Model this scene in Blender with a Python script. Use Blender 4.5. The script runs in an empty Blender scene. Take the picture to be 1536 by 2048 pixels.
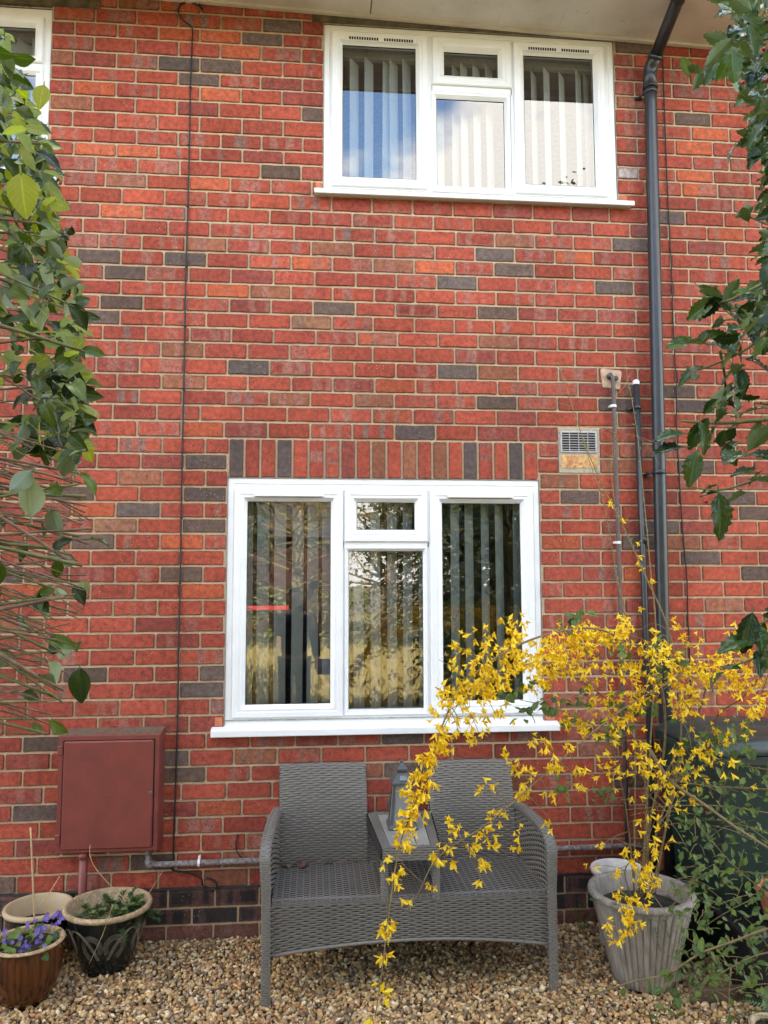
import bpy, math, random
import numpy as np
from mathutils import Vector, Matrix, Euler
random.seed(7); np.random.seed(7)
S = bpy.context.scene
COL = S.collection
# ------------------------------------------------------------------ camera
FPX, CY, CZ, YAW, PIT, ROL = 1560.0, -4.18375, 1.80522, 0.0887111, 0.0887751, -0.0027719
cf = Vector((math.sin(YAW)*math.cos(PIT), math.cos(YAW)*math.cos(PIT), math.sin(PIT)))
cr0 = Vector((math.cos(YAW), -math.sin(YAW), 0)); cu0 = cr0.cross(cf)
cr = cr0*math.cos(ROL)+cu0*math.sin(ROL); cu = cu0*math.cos(ROL)-cr0*math.sin(ROL)
CAM = Vector((0, CY, CZ))
cd = bpy.data.cameras.new('camera'); cam = bpy.data.objects.new('camera', cd); COL.objects.link(cam)
cd.sensor_fit = 'VERTICAL'; cd.sensor_height = 24.0; cd.lens = FPX/2048*24.0
cd.clip_start = 0.02; cd.clip_end = 2000
m = Matrix((cr, cu, -cf)).transposed().to_4x4(); m.translation = CAM
cam.matrix_world = m; S.camera = cam
S.render.resolution_x = 768; S.render.resolution_y = 1024
# ------------------------------------------------------------------ sky, sun, exposure
SUN_EL, SUN_AZ = math.radians(38), math.radians(-14)      # azimuth from +Y (behind the house), towards +X
EXPOSURE = 2.72
W = bpy.data.worlds.new('World'); S.world = W; W.use_nodes = True
wn = W.node_tree.nodes; wl = W.node_tree.links; wn.clear()
sky = wn.new('ShaderNodeTexSky'); sky.sky_type = 'NISHITA'; sky.sun_disc = False
sky.sun_elevation = SUN_EL; sky.sun_rotation = SUN_AZ; sky.air_density = 1.0; sky.dust_density = 0.3; sky.ozone_density = 1.8
tc = wn.new('ShaderNodeTexCoord'); mp = wn.new('ShaderNodeMapping'); mp.inputs['Location'].default_value = (1.89, 3.47, 1.76)
mp.inputs['Scale'].default_value = (1, 1, 1.6)
nz = wn.new('ShaderNodeTexNoise'); nz.inputs['Scale'].default_value = 1.7; nz.inputs['Detail'].default_value = 7; nz.inputs['Roughness'].default_value = 0.55
cr_ = wn.new('ShaderNodeMapRange'); cr_.interpolation_type = 'SMOOTHSTEP'
cr_.inputs['From Min'].default_value = 0.47; cr_.inputs['From Max'].default_value = 0.55
mx = wn.new('ShaderNodeMix'); mx.data_type = 'RGBA'; mx.inputs[7].default_value = (5.75, 5.45, 5.05, 1)
bg = wn.new('ShaderNodeBackground'); bg.inputs['Strength'].default_value = 0.15
wo = wn.new('ShaderNodeOutputWorld')
wl.new(tc.outputs['Generated'], mp.inputs['Vector']); wl.new(mp.outputs[0], nz.inputs['Vector']); wl.new(nz.outputs[0], cr_.inputs['Value'])
wl.new(cr_.outputs[0], mx.inputs[0]); wl.new(sky.outputs[0], mx.inputs[6]); wl.new(mx.outputs[2], bg.inputs[0]); wl.new(bg.outputs[0], wo.inputs[0])
sd = bpy.data.lights.new('sun', 'SUN'); so = bpy.data.objects.new('sun', sd); COL.objects.link(so)
sd.energy = 4.6; sd.angle = math.radians(0.53); sd.color = (1, 0.94, 0.85)
sdir = Vector((math.sin(SUN_AZ)*math.cos(SUN_EL), math.cos(SUN_AZ)*math.cos(SUN_EL), math.sin(SUN_EL)))
so.rotation_euler = sdir.to_track_quat('Z', 'Y').to_euler(); so.location = (0, 6, 14)
vs = S.view_settings; vs.view_transform = 'Standard'; vs.look = 'None'; vs.exposure = EXPOSURE; vs.gamma = 1.0; vs.use_curve_mapping = False
S.render.engine = 'CYCLES'
S.cycles.max_bounces = 10; S.cycles.transparent_max_bounces = 24; S.cycles.diffuse_bounces = 4

# ------------------------------------------------------------------ helpers
def ray(px, py): return cf + cr*((px-768)/FPX) - cu*((py-1024)/FPX)
def at(px, py, Y):
    d = ray(px, py); return CAM + d*((Y-CY)/d.y)
def atz(px, py, Z):
    d = ray(px, py); return CAM + d*((Z-CZ)/d.z)
def topx(p):
    d = Vector(p)-CAM; z = d.dot(cf); return 768+FPX*d.dot(cr)/z, 1024-FPX*d.dot(cu)/z, z

class MB:
    def __init__(s): s.v = []; s.f = []; s.attr = {}
    def add(s, vs, fs):
        o = len(s.v); s.v += [tuple(p) for p in vs]; s.f += [tuple(i+o for i in f) for f in fs]
    def box(s, x0, x1, y0, y1, z0, z1):
        s.add([(x0,y0,z0),(x1,y0,z0),(x1,y1,z0),(x0,y1,z0),(x0,y0,z1),(x1,y0,z1),(x1,y1,z1),(x0,y1,z1)],
              [(0,3,2,1),(4,5,6,7),(0,1,5,4),(1,2,6,5),(2,3,7,6),(3,0,4,7)])
    def bbox(s, x0, x1, y0, y1, z0, z1, b=.003):
        # chamfered box: 3 rings in each axis direction (simple 24-vert bevel)
        V = []; idx = {}
        for sx in (0, 1):
            for sy in (0, 1):
                for sz in (0, 1):
                    X, Y, Z = (x0, x1)[sx], (y0, y1)[sy], (z0, z1)[sz]
                    dx, dy, dz = (b, -b)[sx], (b, -b)[sy], (b, -b)[sz]
                    for k, p in enumerate(((X, Y+dy, Z+dz), (X+dx, Y, Z+dz), (X+dx, Y+dy, Z))):
                        idx[sx, sy, sz, k] = len(V); V.append(p)
        F = []
        def q(*a): F.append(tuple(idx[i] for i in a))
        q((0,0,0,0),(0,0,1,0),(0,1,1,0),(0,1,0,0)); q((1,0,0,0),(1,1,0,0),(1,1,1,0),(1,0,1,0))
        q((0,0,0,1),(1,0,0,1),(1,0,1,1),(0,0,1,1)); q((0,1,0,1),(0,1,1,1),(1,1,1,1),(1,1,0,1))
        q((0,0,0,2),(0,1,0,2),(1,1,0,2),(1,0,0,2)); q((0,0,1,2),(1,0,1,2),(1,1,1,2),(0,1,1,2))
        for c in (0, 1):
            for d in (0, 1):
                q((c,d,0,0),(c,d,1,0),(c,d,1,1),(c,d,0,1)); q((c,0,d,0),(c,1,d,0),(c,1,d,2),(c,0,d,2)); q((0,c,d,1),(1,c,d,1),(1,c,d,2),(0,c,d,2))
        for a in (0,1):
            for b_ in (0,1):
                for c in (0,1): q((a,b_,c,0),(a,b_,c,1),(a,b_,c,2))
        s.add(V, F)
    def tube(s, pts, rad, n=6, cap=True):
        pts = [Vector(p) for p in pts]; N = len(pts)
        if not hasattr(rad, '__len__'): rad = [rad]*N
        t0 = (pts[1]-pts[0]).normalized(); a = t0.orthogonal().normalized(); V = []
        for i in range(N):
            t = (pts[min(i+1, N-1)]-pts[max(i-1, 0)]).normalized()
            a = (a-t*a.dot(t)).normalized(); b = t.cross(a)
            for k in range(n):
                w = 2*math.pi*k/n; V.append(pts[i]+(a*math.cos(w)+b*math.sin(w))*rad[i])
        F = [(i*n+k, i*n+(k+1) % n, (i+1)*n+(k+1) % n, (i+1)*n+k) for i in range(N-1) for k in range(n)]
        if cap: F += [tuple(range(n-1, -1, -1)), tuple(range((N-1)*n, N*n))]
        s.add(V, F)
    def lathe(s, prof, c=(0,0,0), n=40, rf=None, tilt=None):
        V = []; F = []
        for i, (r, z) in enumerate(prof):
            for k in range(n):
                w = 2*math.pi*k/n; rr = r*(rf(w, i) if rf else 1)
                p = Vector((rr*math.cos(w), rr*math.sin(w), z))
                if tilt: p = tilt @ p
                V.append(p+Vector(c))
        M = len(prof)
        for i in range(M-1):
            for k in range(n): F.append((i*n+k, i*n+(k+1) % n, (i+1)*n+(k+1) % n, (i+1)*n+k))
        s.add(V, F)
    def ring(s, x0, x1, z0, z1, prof):
        """mitred rectangular ring in the XZ plane; prof = [(inset, y), ...] from outside inwards"""
        V = []; F = []; M = len(prof)
        for d, y in prof: V += [(x0+d, y, z0+d), (x1-d, y, z0+d), (x1-d, y, z1-d), (x0+d, y, z1-d)]
        for i in range(M-1):
            for k in range(4): F.append((i*4+k, i*4+(k+1) % 4, (i+1)*4+(k+1) % 4, (i+1)*4+k))
        s.add(V, F)
    def mesh(s, name, smooth=False):
        me = bpy.data.meshes.new(name); me.from_pydata(s.v, [], s.f); me.update()
        if smooth: me.polygons.foreach_set('use_smooth', [True]*len(me.polygons))
        return me
    def build(s, name, mat, parent=None, smooth=False):
        return obj(name, s.mesh(name, smooth), mat, parent)
def obj(name, me, mat=None, parent=None):
    o = bpy.data.objects.new(name, me); COL.objects.link(o)
    if mat and not me.materials: me.materials.append(mat)
    if parent:
        o.parent = parent
        l = LOC.get(parent.name)
        if l is not None: o.matrix_parent_inverse = Matrix.Translation(-l)
    return o
LOC = {}
def tag(o, label=None, cat=None, group=None, kind=None):
    if label: o['label'] = label
    if cat: o['category'] = cat
    if group: o['group'] = group
    if kind: o['kind'] = kind
    return o
def thing(name, label, cat, loc=(0,0,0), group=None):
    o = bpy.data.objects.new(name, None); COL.objects.link(o); o.empty_display_size = .1
    o.location = loc; LOC[o.name] = Vector(loc); return tag(o, label, cat, group)
def cr_spline(pts, n=6):
    P = [Vector(p) for p in pts]; out = []
    for i in range(len(P)-1):
        p0, p1, p2, p3 = P[max(i-1,0)], P[i], P[i+1], P[min(i+2, len(P)-1)]
        for k in range(n):
            t = k/n
            out.append(.5*((2*p1)+(p2-p0)*t+(2*p0-5*p1+4*p2-p3)*t*t+(3*p1-p0-3*p2+p3)*t**3))
    out.append(P[-1]); return out
# ------------------------------------------------------------------ materials
class NT:
    def __init__(s, name):
        s.m = bpy.data.materials.new(name); s.m.use_nodes = True; s.t = s.m.node_tree; s.n = s.t.nodes; s.l = s.t.links
        s.b = s.n['Principled BSDF']; s.out = s.n['Material Output']
    def __call__(s, typ, **kw):
        nd = s.n.new('ShaderNode'+typ)
        for k, v in kw.items():
            if k.startswith('i_'):
                key = k[2:]; key = int(key) if key.isdigit() else key.replace('_', ' ')
                if isinstance(v, bpy.types.NodeSocket): s.l.new(v, nd.inputs[key])
                else: nd.inputs[key].default_value = v
            else: setattr(nd, k, v)
        return nd
    def math(s, op, a, b=0.0, c=0.0, clamp=False):
        nd = s.n.new('ShaderNodeMath'); nd.operation = op; nd.use_clamp = clamp
        for i, v in enumerate((a, b, c)):
            if isinstance(v, bpy.types.NodeSocket): s.l.new(v, nd.inputs[i])
            else: nd.inputs[i].default_value = v
        return nd.outputs[0]
    def step(s, v, lo, hi, a=0.0, b=1.0):
        nd = s.n.new('ShaderNodeMapRange'); nd.interpolation_type = 'SMOOTHSTEP'
        s.l.new(v, nd.inputs[0]); nd.inputs[1].default_value = lo; nd.inputs[2].default_value = hi; nd.inputs[3].default_value = a; nd.inputs[4].default_value = b
        return nd.outputs[0]
    def mix(s, fac, a, b, mode='MIX'):
        nd = s.n.new('ShaderNodeMix'); nd.data_type = 'RGBA'; nd.blend_type = mode
        for i, v in ((0, fac), (6, a), (7, b)):
            if isinstance(v, bpy.types.NodeSocket): s.l.new(v, nd.inputs[i])
            else: nd.inputs[i].default_value = v if not isinstance(v, tuple) else (*v, 1)[:4]
        return nd.outputs[2]
    def pos(s): return s('NewGeometry').outputs['Position']
    def objc(s): return s('TexCoord').outputs['Object']
    def noise(s, vec, scale, detail=3, rough=.5, dist=0.):
        nd = s('TexNoise', i_Scale=scale, i_Detail=detail, i_Roughness=rough, i_Distortion=dist); s.l.new(vec, nd.inputs['Vector']); return nd.outputs[0]
    def voro(s, vec, scale, out='Distance', feature='F1'):
        nd = s('TexVoronoi', feature=feature, i_Scale=scale); s.l.new(vec, nd.inputs['Vector']); return nd.outputs[out]
    def bump(s, h, strength=.5, dist=.01):
        nd = s('Bump', i_Strength=strength, i_Distance=dist); s.l.new(h, nd.inputs['Height']); s.l.new(nd.outputs[0], s.b.inputs['Normal'])
    def set(s, **kw):
        for k, v in kw.items():
            key = k.replace('_', ' ')
            if isinstance(v, bpy.types.NodeSocket): s.l.new(v, s.b.inputs[key])
            else: s.b.inputs[key].default_value = (*v, 1) if isinstance(v, tuple) and len(v) == 3 else v
        return s
def simple(name, col, rough=.6, var=.12, scale=30, bump=0., bscale=60, metal=0., spec=.5, sub=None):
    n = NT(name); p = n.pos(); f = n.noise(p, scale, 4, .6)
    c = n.mix(n.step(f, .3, .7), tuple(x*(1-var) for x in col), tuple(min(1, x*(1+var)) for x in col))
    n.set(Base_Color=c, Roughness=rough, Metallic=metal, Specular_IOR_Level=spec)
    if bump: n.bump(n.noise(p, bscale, 4, .6), bump, .004)
    return n.m
MT = {}
def mk_brick():
    n = NT('brick'); p = n.pos()
    col = n('Attribute', attribute_name='bcol').outputs['Color']
    pa = n('Attribute', attribute_name='bpar'); sp = n('SeparateColor', i_Color=pa.outputs['Color'])
    u, v, sd = sp.outputs[0], sp.outputs[1], sp.outputs[2]; band = pa.outputs['Alpha']
    wob = n.math('MULTIPLY', n.math('SUBTRACT', n.noise(p, 45, 3), .5), .16)
    uu = n.math('ADD', u, wob)
    def frac(k, a=0.): return n.math('FRACT', n.math('ADD', n.math('MULTIPLY', sd, k), a))
    c1 = n.math('ADD', n.math('MULTIPLY', frac(7.31), .5), .18)
    w1 = n.math('ADD', n.math('MULTIPLY', frac(17.7), .10), .06)
    d1 = n.math('SUBTRACT', n.math('ABSOLUTE', n.math('SUBTRACT', uu, c1)), w1)
    p1 = n.step(d1, -.035, .035, 1, 0)
    c2 = n.math('ADD', c1, n.math('ADD', .3, n.math('MULTIPLY', frac(29.3), .12)))
    d2 = n.math('SUBTRACT', n.math('ABSOLUTE', n.math('SUBTRACT', uu, c2)), w1)
    p2 = n.math('MULTIPLY', n.step(d2, -.035, .035, 1, 0), n.step(frac(41.1), .45, .5))
    bands = n.math('MULTIPLY', n.math('MAXIMUM', p1, p2), band)
    # pale rim on some bricks
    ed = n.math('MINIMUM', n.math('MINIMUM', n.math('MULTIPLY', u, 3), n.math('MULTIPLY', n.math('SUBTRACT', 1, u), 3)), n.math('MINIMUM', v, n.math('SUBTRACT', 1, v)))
    edw = n.math('ADD', ed, n.math('MULTIPLY', n.math('SUBTRACT', n.noise(p, 70, 3), .5), .35))
    rim = n.math('MULTIPLY', n.step(edw, .05, .22, 1, 0), n.step(frac(13.7), .45, .75))
    rim = n.math('MULTIPLY', rim, n.math('MINIMUM', n.math('ADD', band, .18), .6))
    greyc = n.mix(n.step(frac(5.5), .72, .8), (.33, .15, .115), (.20, .15, .13))
    c = n.mix(bands, col, greyc)
    c = n.mix(rim, c, (.29, .14, .11))
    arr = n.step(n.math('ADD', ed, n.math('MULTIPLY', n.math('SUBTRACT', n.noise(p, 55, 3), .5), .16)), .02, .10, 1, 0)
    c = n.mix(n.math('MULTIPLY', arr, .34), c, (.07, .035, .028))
    mot = n.noise(p, 38, 5, .65)
    c = n.mix(1.0, c, n.mix(n.step(mot, .25, .75), (.58, .54, .52), (1.28, 1.25, 1.22)), 'MULTIPLY')
    big = n.noise(p, 1.6, 4, .6)
    c = n.mix(1.0, c, n.mix(n.step(big, .3, .7), (.78, .74, .72), (1.12, 1.12, 1.12)), 'MULTIPLY')
    # kiln specks and pits
    sv = n.voro(p, 110); smask = n.step(n.math('ADD', n.noise(p, 16, 2), n.math('MULTIPLY', n.math('MAXIMUM', bands, n.step(frac(3.3), .7, .9)), .12)), .5, .6)
    sk = n.math('MULTIPLY', n.step(sv, .2, .34, 1, 0), smask)
    c = n.mix(n.math('MULTIPLY', sk, .8), c, (.025, .018, .017))
    wv = n.voro(p, 60); wk = n.math('MULTIPLY', n.step(wv, .07, .12, 1, 0), n.step(n.noise(p, 4.3, 3), .56, .62))
    c = n.mix(n.math('MULTIPLY', wk, .8), c, (.7, .66, .6))
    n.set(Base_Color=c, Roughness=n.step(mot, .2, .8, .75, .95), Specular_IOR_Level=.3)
    h = n.math('ADD', n.math('MULTIPLY', n.noise(p, 120, 5, .65), .6), n.math('MULTIPLY', sk, -1.0))
    n.bump(h, .55, .0022)
    return n.m
def mk_mortar():
    n = NT('mortar'); p = n.pos(); a = n.noise(p, 90, 5, .7); b = n.noise(p, 3.5, 3)
    c = n.mix(n.step(a, .25, .75), (.42, .295, .175), (.61, .45, .285)); c = n.mix(n.step(b, .35, .7), c, n.mix(.35, c, (.33, .27, .20)))
    n.set(Base_Color=c, Roughness=.95, Specular_IOR_Level=.15); n.bump(n.noise(p, 220, 4, .7), .8, .004); return n.m
def mk_upvc():
    n = NT('white_upvc'); p = n.pos(); f = n.noise(p, 7, 4)
    c = n.mix(n.step(f, .3, .75), (.80, .81, .81), (.75, .755, .75)); n.set(Base_Color=c, Roughness=.35); return n.m
def mk_glass():
    n = NT('window_glass'); p = n.pos()
    n.n.remove(n.b)
    bp = n('Bump', i_Strength=.02, i_Distance=.02); n.l.new(n.noise(p, 2.2, 1), bp.inputs['Height'])
    lw = n('Fresnel', i_IOR=1.5); n.l.new(bp.outputs[0], lw.inputs['Normal'])
    fac = n.math('MULTIPLY', lw.outputs[0], 3.6, clamp=True)     # four glass faces of a double glazed unit
    gl = n('BsdfGlossy', i_Roughness=.0, i_Color=(1, 1, 1, 1)); n.l.new(bp.outputs[0], gl.inputs['Normal'])
    tr = n('BsdfTransparent', i_Color=(.95, .97, .96, 1)); mxs = n('MixShader')
    n.l.new(fac, mxs.inputs[0]); n.l.new(tr.outputs[0], mxs.inputs[1]); n.l.new(gl.outputs[0], mxs.inputs[2]); n.l.new(mxs.outputs[0], n.out.inputs[0])
    return n.m
def mk_leaf(name, top, back, rough=.3, trans=.3, vary=.25, spots=0.):
    """two-sided leaf: glossy upper side, paler underside, a little light through the blade"""
    n = NT(name); g = n('NewGeometry'); rnd = n('ObjectInfo').outputs['Random']
    tcu = n('UVMap').outputs[0]; sp = n('SeparateXYZ'); n.l.new(tcu, sp.inputs[0])
    mid = n.step(n.math('ABSOLUTE', n.math('SUBTRACT', sp.outputs[0], .5)), .015, .06, 1, 0)
    vein = n.step(n.math('SINE', n.math('MULTIPLY', n.math('SUBTRACT', sp.outputs[1], n.math('MULTIPLY', n.math('ABSOLUTE', n.math('SUBTRACT', sp.outputs[0], .5)), .7)), 44)), .75, .98)
    isl = n.noise(g.outputs['Position'], 9, 2)
    vv = n.math('ADD', n.math('MULTIPLY', n.math('SUBTRACT', rnd, .5), .8), n.math('SUBTRACT', isl, .5))
    t = n.mix(n.step(vv, -.45, .45), tuple(c*(1-vary) for c in top), (top[0]*(1+vary*1.6), top[1]*(1+vary), top[2]*(1-vary*.4)))
    t = n.mix(n.math('MULTIPLY', n.math('MAXIMUM', mid, n.math('MULTIPLY', vein, .35)), .55), t, tuple(min(1, c*1.9+.02) for c in top))
    b = n.mix(n.math('MULTIPLY', mid, .6), back, tuple(min(1, c*1.3) for c in back))
    if spots:
        sv = n.math('MULTIPLY', n.step(n.voro(g.outputs['Position'], 160), .12, .22, 1, 0), n.step(n.noise(g.outputs['Position'], 30, 2), .55, .62))
        t = n.mix(n.math('MULTIPLY', sv, spots), t, (.10, .05, .02))
    c = n.mix(g.outputs['Backfacing'], t, b)
    n.set(Base_Color=c, Specular_IOR_Level=.32, Roughness=n.math('ADD', rough, n.math('MULTIPLY', g.outputs['Backfacing'], .35)))
    n.bump(n.math('MAXIMUM', mid, n.math('MULTIPLY', vein, .5)), .35, -.002)
    tl = n('BsdfTranslucent'); n.l.new(n.mix(1.0, c, (1.9, 2.1, .8), 'MULTIPLY'), tl.inputs[0])
    ms = n('MixShader', i_0=trans); n.l.new(n.b.outputs[0], ms.inputs[1]); n.l.new(tl.outputs[0], ms.inputs[2]); n.l.new(ms.outputs[0], n.out.inputs[0])
    return n.m
def mk_attr(name, attr, rough=.8, spec=.3, bump=0., bscale=200, var=.2, scale=120):
    n = NT(name); p = n.pos(); c = n('Attribute', attribute_name=attr).outputs['Color']
    c = n.mix(1.0, c, n.mix(n.noise(p, scale, 4, .6), (1-var*2,)*3, (1+var*2,)*3), 'MULTIPLY')
    n.set(Base_Color=c, Roughness=rough, Specular_IOR_Level=spec)
    if bump: n.bump(n.noise(p, bscale, 4), bump, .002)
    return n.m
def mk_petal():
    n = NT('forsythia_petal'); g = n('NewGeometry'); rnd = n('ObjectInfo').outputs['Random']
    c = n.mix(n.math('ADD', n.math('MULTIPLY', rnd, .6), n.math('MULTIPLY', n.noise(g.outputs['Position'], 60, 2), .4)), (.92, .58, .006), (.96, .74, .02))
    n.set(Base_Color=c, Roughness=.5)
    tl = n('BsdfTranslucent'); n.l.new(c, tl.inputs[0]); ms = n('MixShader', i_0=.25)
    n.l.new(n.b.outputs[0], ms.inputs[1]); n.l.new(tl.outputs[0], ms.inputs[2]); n.l.new(ms.outputs[0], n.out.inputs[0]); return n.m
MT['brick'] = mk_brick(); MT['mortar'] = mk_mortar(); MT['upvc'] = mk_upvc(); MT['glass'] = mk_glass(); MT['petal'] = mk_petal()
MT['blackpvc'] = simple('black_pvc', (.026, .028, .031), .32, .15, 12, .05, 40)
MT['brownpipe'] = simple('weathered_pipe', (.10, .075, .068), .5, .2, 40)
MT['cable'] = simple('black_cable', (.012, .011, .011), .6)
MT['whiteclip'] = simple('white_clip', (.75, .75, .74), .45)
MT['gasket'] = simple('black_gasket', (.008, .008, .008), .6)
MT['dark'] = simple('dark_slot', (.01, .01, .01), .8)
MT['blind'] = simple('blind_fabric', (.70, .75, .72), .8, .06, 90)
MT['blindrail'] = simple('blind_rail', (.55, .55, .53), .5)
MT['room'] = simple('room_paint', (.30, .29, .28), .9)
MT['bark'] = simple('twig_bark', (.20, .12, .075), .8, .35, 50, .3, 200)
MT['greenbark'] = simple('green_twig_bark', (.13, .13, .045), .7, .3, 50, .2, 200)
MT['cane'] = simple('forsythia_cane', (.21, .15, .065), .7, .25, 60, .3, 250)
MT['bamboo'] = simple('dry_cane', (.50, .33, .17), .6, .2, 80)
MT['soil'] = simple('potting_soil', (.035, .025, .018), .95, .4, 60, .9, 120)
# ================================================================== GROUND
gm = NT('gravel_ground'); p = gm.pos(); vcol = gm.voro(p, 75, 'Color'); vd = gm.voro(p, 75)
sepc = gm('SeparateColor'); gm.l.new(vcol, sepc.inputs[0])
cc = gm.mix(sepc.outputs[0], (.16, .11, .065), (.46, .34, .20)); cc = gm.mix(gm.step(vd, .3, .7), cc, (.07, .05, .03))
gm.set(Base_Color=cc, Roughness=.9); gm.bump(gm.math('MULTIPLY', vd, -1), 1.0, .012)
g = MB(); g.add([(-300,-300,-.022),(300,-300,-.022),(300,300,-.022),(-300,300,-.022)], [(0,1,2,3)])
tag(g.build('ground', gm.m), kind='structure')
lm = NT('lawn_grass'); p = lm.pos(); a = lm.noise(p, 3, 6, .7); b = lm.noise(p, 60, 4, .7)
cc = lm.mix(lm.step(a, .35, .65), (.28, .20, .075), (.13, .15, .04)); cc = lm.mix(lm.step(b, .3, .7), cc, (.36, .27, .12))
lm.set(Base_Color=cc, Roughness=.9); lm.bump(b, 1.0, .05)
g = MB(); g.add([(-40,-40,-.012),(40,-40,-.012),(40,-5.2,-.012),(-40,-5.2,-.012)], [(0,1,2,3)])
tag(g.build('lawn', lm.m), kind='structure')

# ================================================================== HOUSE
MT['sealant'] = simple('aged_sealant', (.30, .28, .25), .8, .3, 40)
house = thing('brick_house', 'red brick house wall with white framed windows and pale soffit', 'house', (0, 0, 0))
JY = [29.3,59,86.5,116.6,147,174.4,204,234.4,266.6,296,323,354,383,414.6,444.5,474.8,505,535.4,566,595.3,624.6,655,684.8,717.4,749.6,780.5,810.7,842.5,875.7,908,940,973,1004.6,1036.5,1067,1100,1131.8,1165.8,1199,1232,1264.6,1296.7,1330,1363,1396,1430,1465.3,1498,1532,1565,1599.4,1633.6,1667.8,1703,1738,1775,1814,1848,1886]
JZ = [at(438, y, 0).z for y in JY]            # bed joint k lies under course k
def zr(c): return (JZ[c], JZ[c-1] if c else JZ[0]+.0858)
UB = .2286
# one measured perpend per course (left part of the wall), some also on the right: (x0, zoomed x)/5.12
PL = {0:(360,1065),1:(360,415),2:(360,632),3:(360,405),4:(360,630),5:(360,405),6:(360,627),7:(360,400),8:(360,628),9:(360,410),10:(360,635),11:(360,410),12:(360,512),
 13:(360,708),14:(360,493),15:(360,738),16:(360,485),17:(360,707),18:(360,527),19:(360,708),20:(360,500),21:(360,702),22:(360,530),23:(360,685),24:(360,480),25:(360,697),
 26:(360,465),27:(360,652),28:(360,453),29:(360,265),30:(360,485),31:(360,255),32:(360,475),33:(360,248),34:(360,470),35:(360,240),36:(200,822),37:(200,605),38:(200,822),39:(200,587),
 40:(200,812),41:(200,567),42:(200,812),43:(200,547),44:(200,808),45:(200,663),46:(200,905),47:(300,570),48:(300,393),49:(300,578),50:(300,320),51:(300,483),52:(300,275),53:(300,515),
 54:(300,262),55:(300,545),56:(300,655),57:(300,425),58:(300,640)}
PR = {2:1345,3:1530,4:1355,5:1545,6:1375,7:1550,8:1385,9:1560,10:1395,11:1455,12:1600,13:715,14:533,15:738,16:550,17:743,18:567,19:760,20:582,21:742,22:583,23:770,24:188,25:795,
 26:590,27:790,28:600,29:810,30:600,31:810,32:612,33:830,34:630,35:840,36:630,37:850,38:655}
def perps(c):
    zm = sum(zr(c))/2
    x0, zx = PL[c]; ymid = (JY[c]+(JY[c-1] if c else 3))/2
    XL = at(x0+zx/5.12, ymid, 0).x
    if c in PR:
        # find image y of this course on the right
        xr = 1080+PR[c]/5.12; py = topx((1.5, 0, zm))[1]; XR = at(xr, py, 0).x
        n = max(1, round((XR-XL)/UB)); U = (XR-XL)/n
        if abs(U-UB) > .012: U = UB
    else: U = UB
    return XL, U
OPEN = [(.035, 1.735, 3.962, 5.2), (-.466, 1.236, 1.053, 2.362), (-3.17, -1.456, 3.962, 5.2)]   # window openings
VENT = (1.345, 1.585, 2.40, 2.655)
SOLD = (-.462, 1.232, 2.362, JZ[28])
FR = [(1.72, 1.98)]
def lin(r, g_, b_):
    f = lambda x: (x/255/12.92) if x <= 10 else ((x/255+.055)/1.055)**2.4
    return (f(r), f(g_), f(b_))
DARK = [(565,52),(525,77),(357,127),(442,134),(398,159),(195,512),(350,516),(247,544),(247,604),(207,632),(565,346),(665,617),(625,232),(990,509),(1028,540),(916,566),(1229,575),(995,626),
 (1257,490),(1255,97),(1385,239),(1347,435),(496,735),(410,924),(410,989),(408,1051),(275,1020),(156,985),(187,1082),(361,1149),(43,1141),(828,867),(1014,807),(1230,810),(1356,783),(1387,807),
 (1160,994),(1394,933),(1478,995),(1508,1023),(1335,1055),(1280,1083),(1403,1114),(1513,1145),(912,745),(985,807),(402,1379),(422,1347),(208,1349),(80,1492),(354,1518),(374,1549),(64,1630),
 (303,1720),(11,1775),(807,1476),(800,1543),(1245,1575),(1300,1340)]
ORNG = [(442,73),(480,105),(183,178),(440,192),(268,302),(178,300),(417,368),(245,422),(1424,271),(1391,350),(870,535),(455,570),(1420,300)]
def mark(L_, ): return [(at(x, y, 0).x, at(x, y, 0).z) for x, y in L_]
DK, OR = mark(DARK), mark(ORNG); PALE = mark([(1256,344)]); TAN = mark([(227,1051),(620,634)])
def hit(L_, x0, x1, z0, z1): return any(x0 <= x <= x1 and z0 <= z <= z1 for x, z in L_)
rb = random.Random(11)
def bcol(c, x0, x1, z0, z1):
    j = rb.gauss(0, .5)
    if c in (56, 57): k = rb.uniform(.75, 1.35); return (.038*k, .032*k, .032*k), .25
    if c == 58: k = rb.uniform(.8, 1.2); return (.17*k, .075*k, .055*k), .3
    if hit(PALE, x0, x1, z0, z1): return (.42, .38, .37), .3
    if hit(DK, x0, x1, z0, z1): k = rb.uniform(.85, 1.2); w = rb.random(); return ((.115+.02*w)*k, .088*k, (.080-.014*w)*k), .0
    if hit(OR, x0, x1, z0, z1): return (.48, .115, .05), .15
    if hit(TAN, x0, x1, z0, z1): return (.30, .15, .085), .5
    r = rb.random(); up = 1 if c < 30 else .45
    if r < .035: col = (.45, .115, .055)
    elif r < .45: col = (.38, .085, .052)
    elif r < .62: col = (.34, .075, .052)
    elif r < .74: col = (.29, .075, .060)
    elif r < .80: col = (.30, .125, .075)
    else: col = (.385, .088, .058)
    k = (1+j*.17)*.95; col = (col[0], col[1]*.93, col[2]*.86)
    bd = 0.
    if rb.random() < .55*up: bd = rb.uniform(.3, .9)
    return tuple(min(.6, x*k) for x in col), bd
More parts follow.
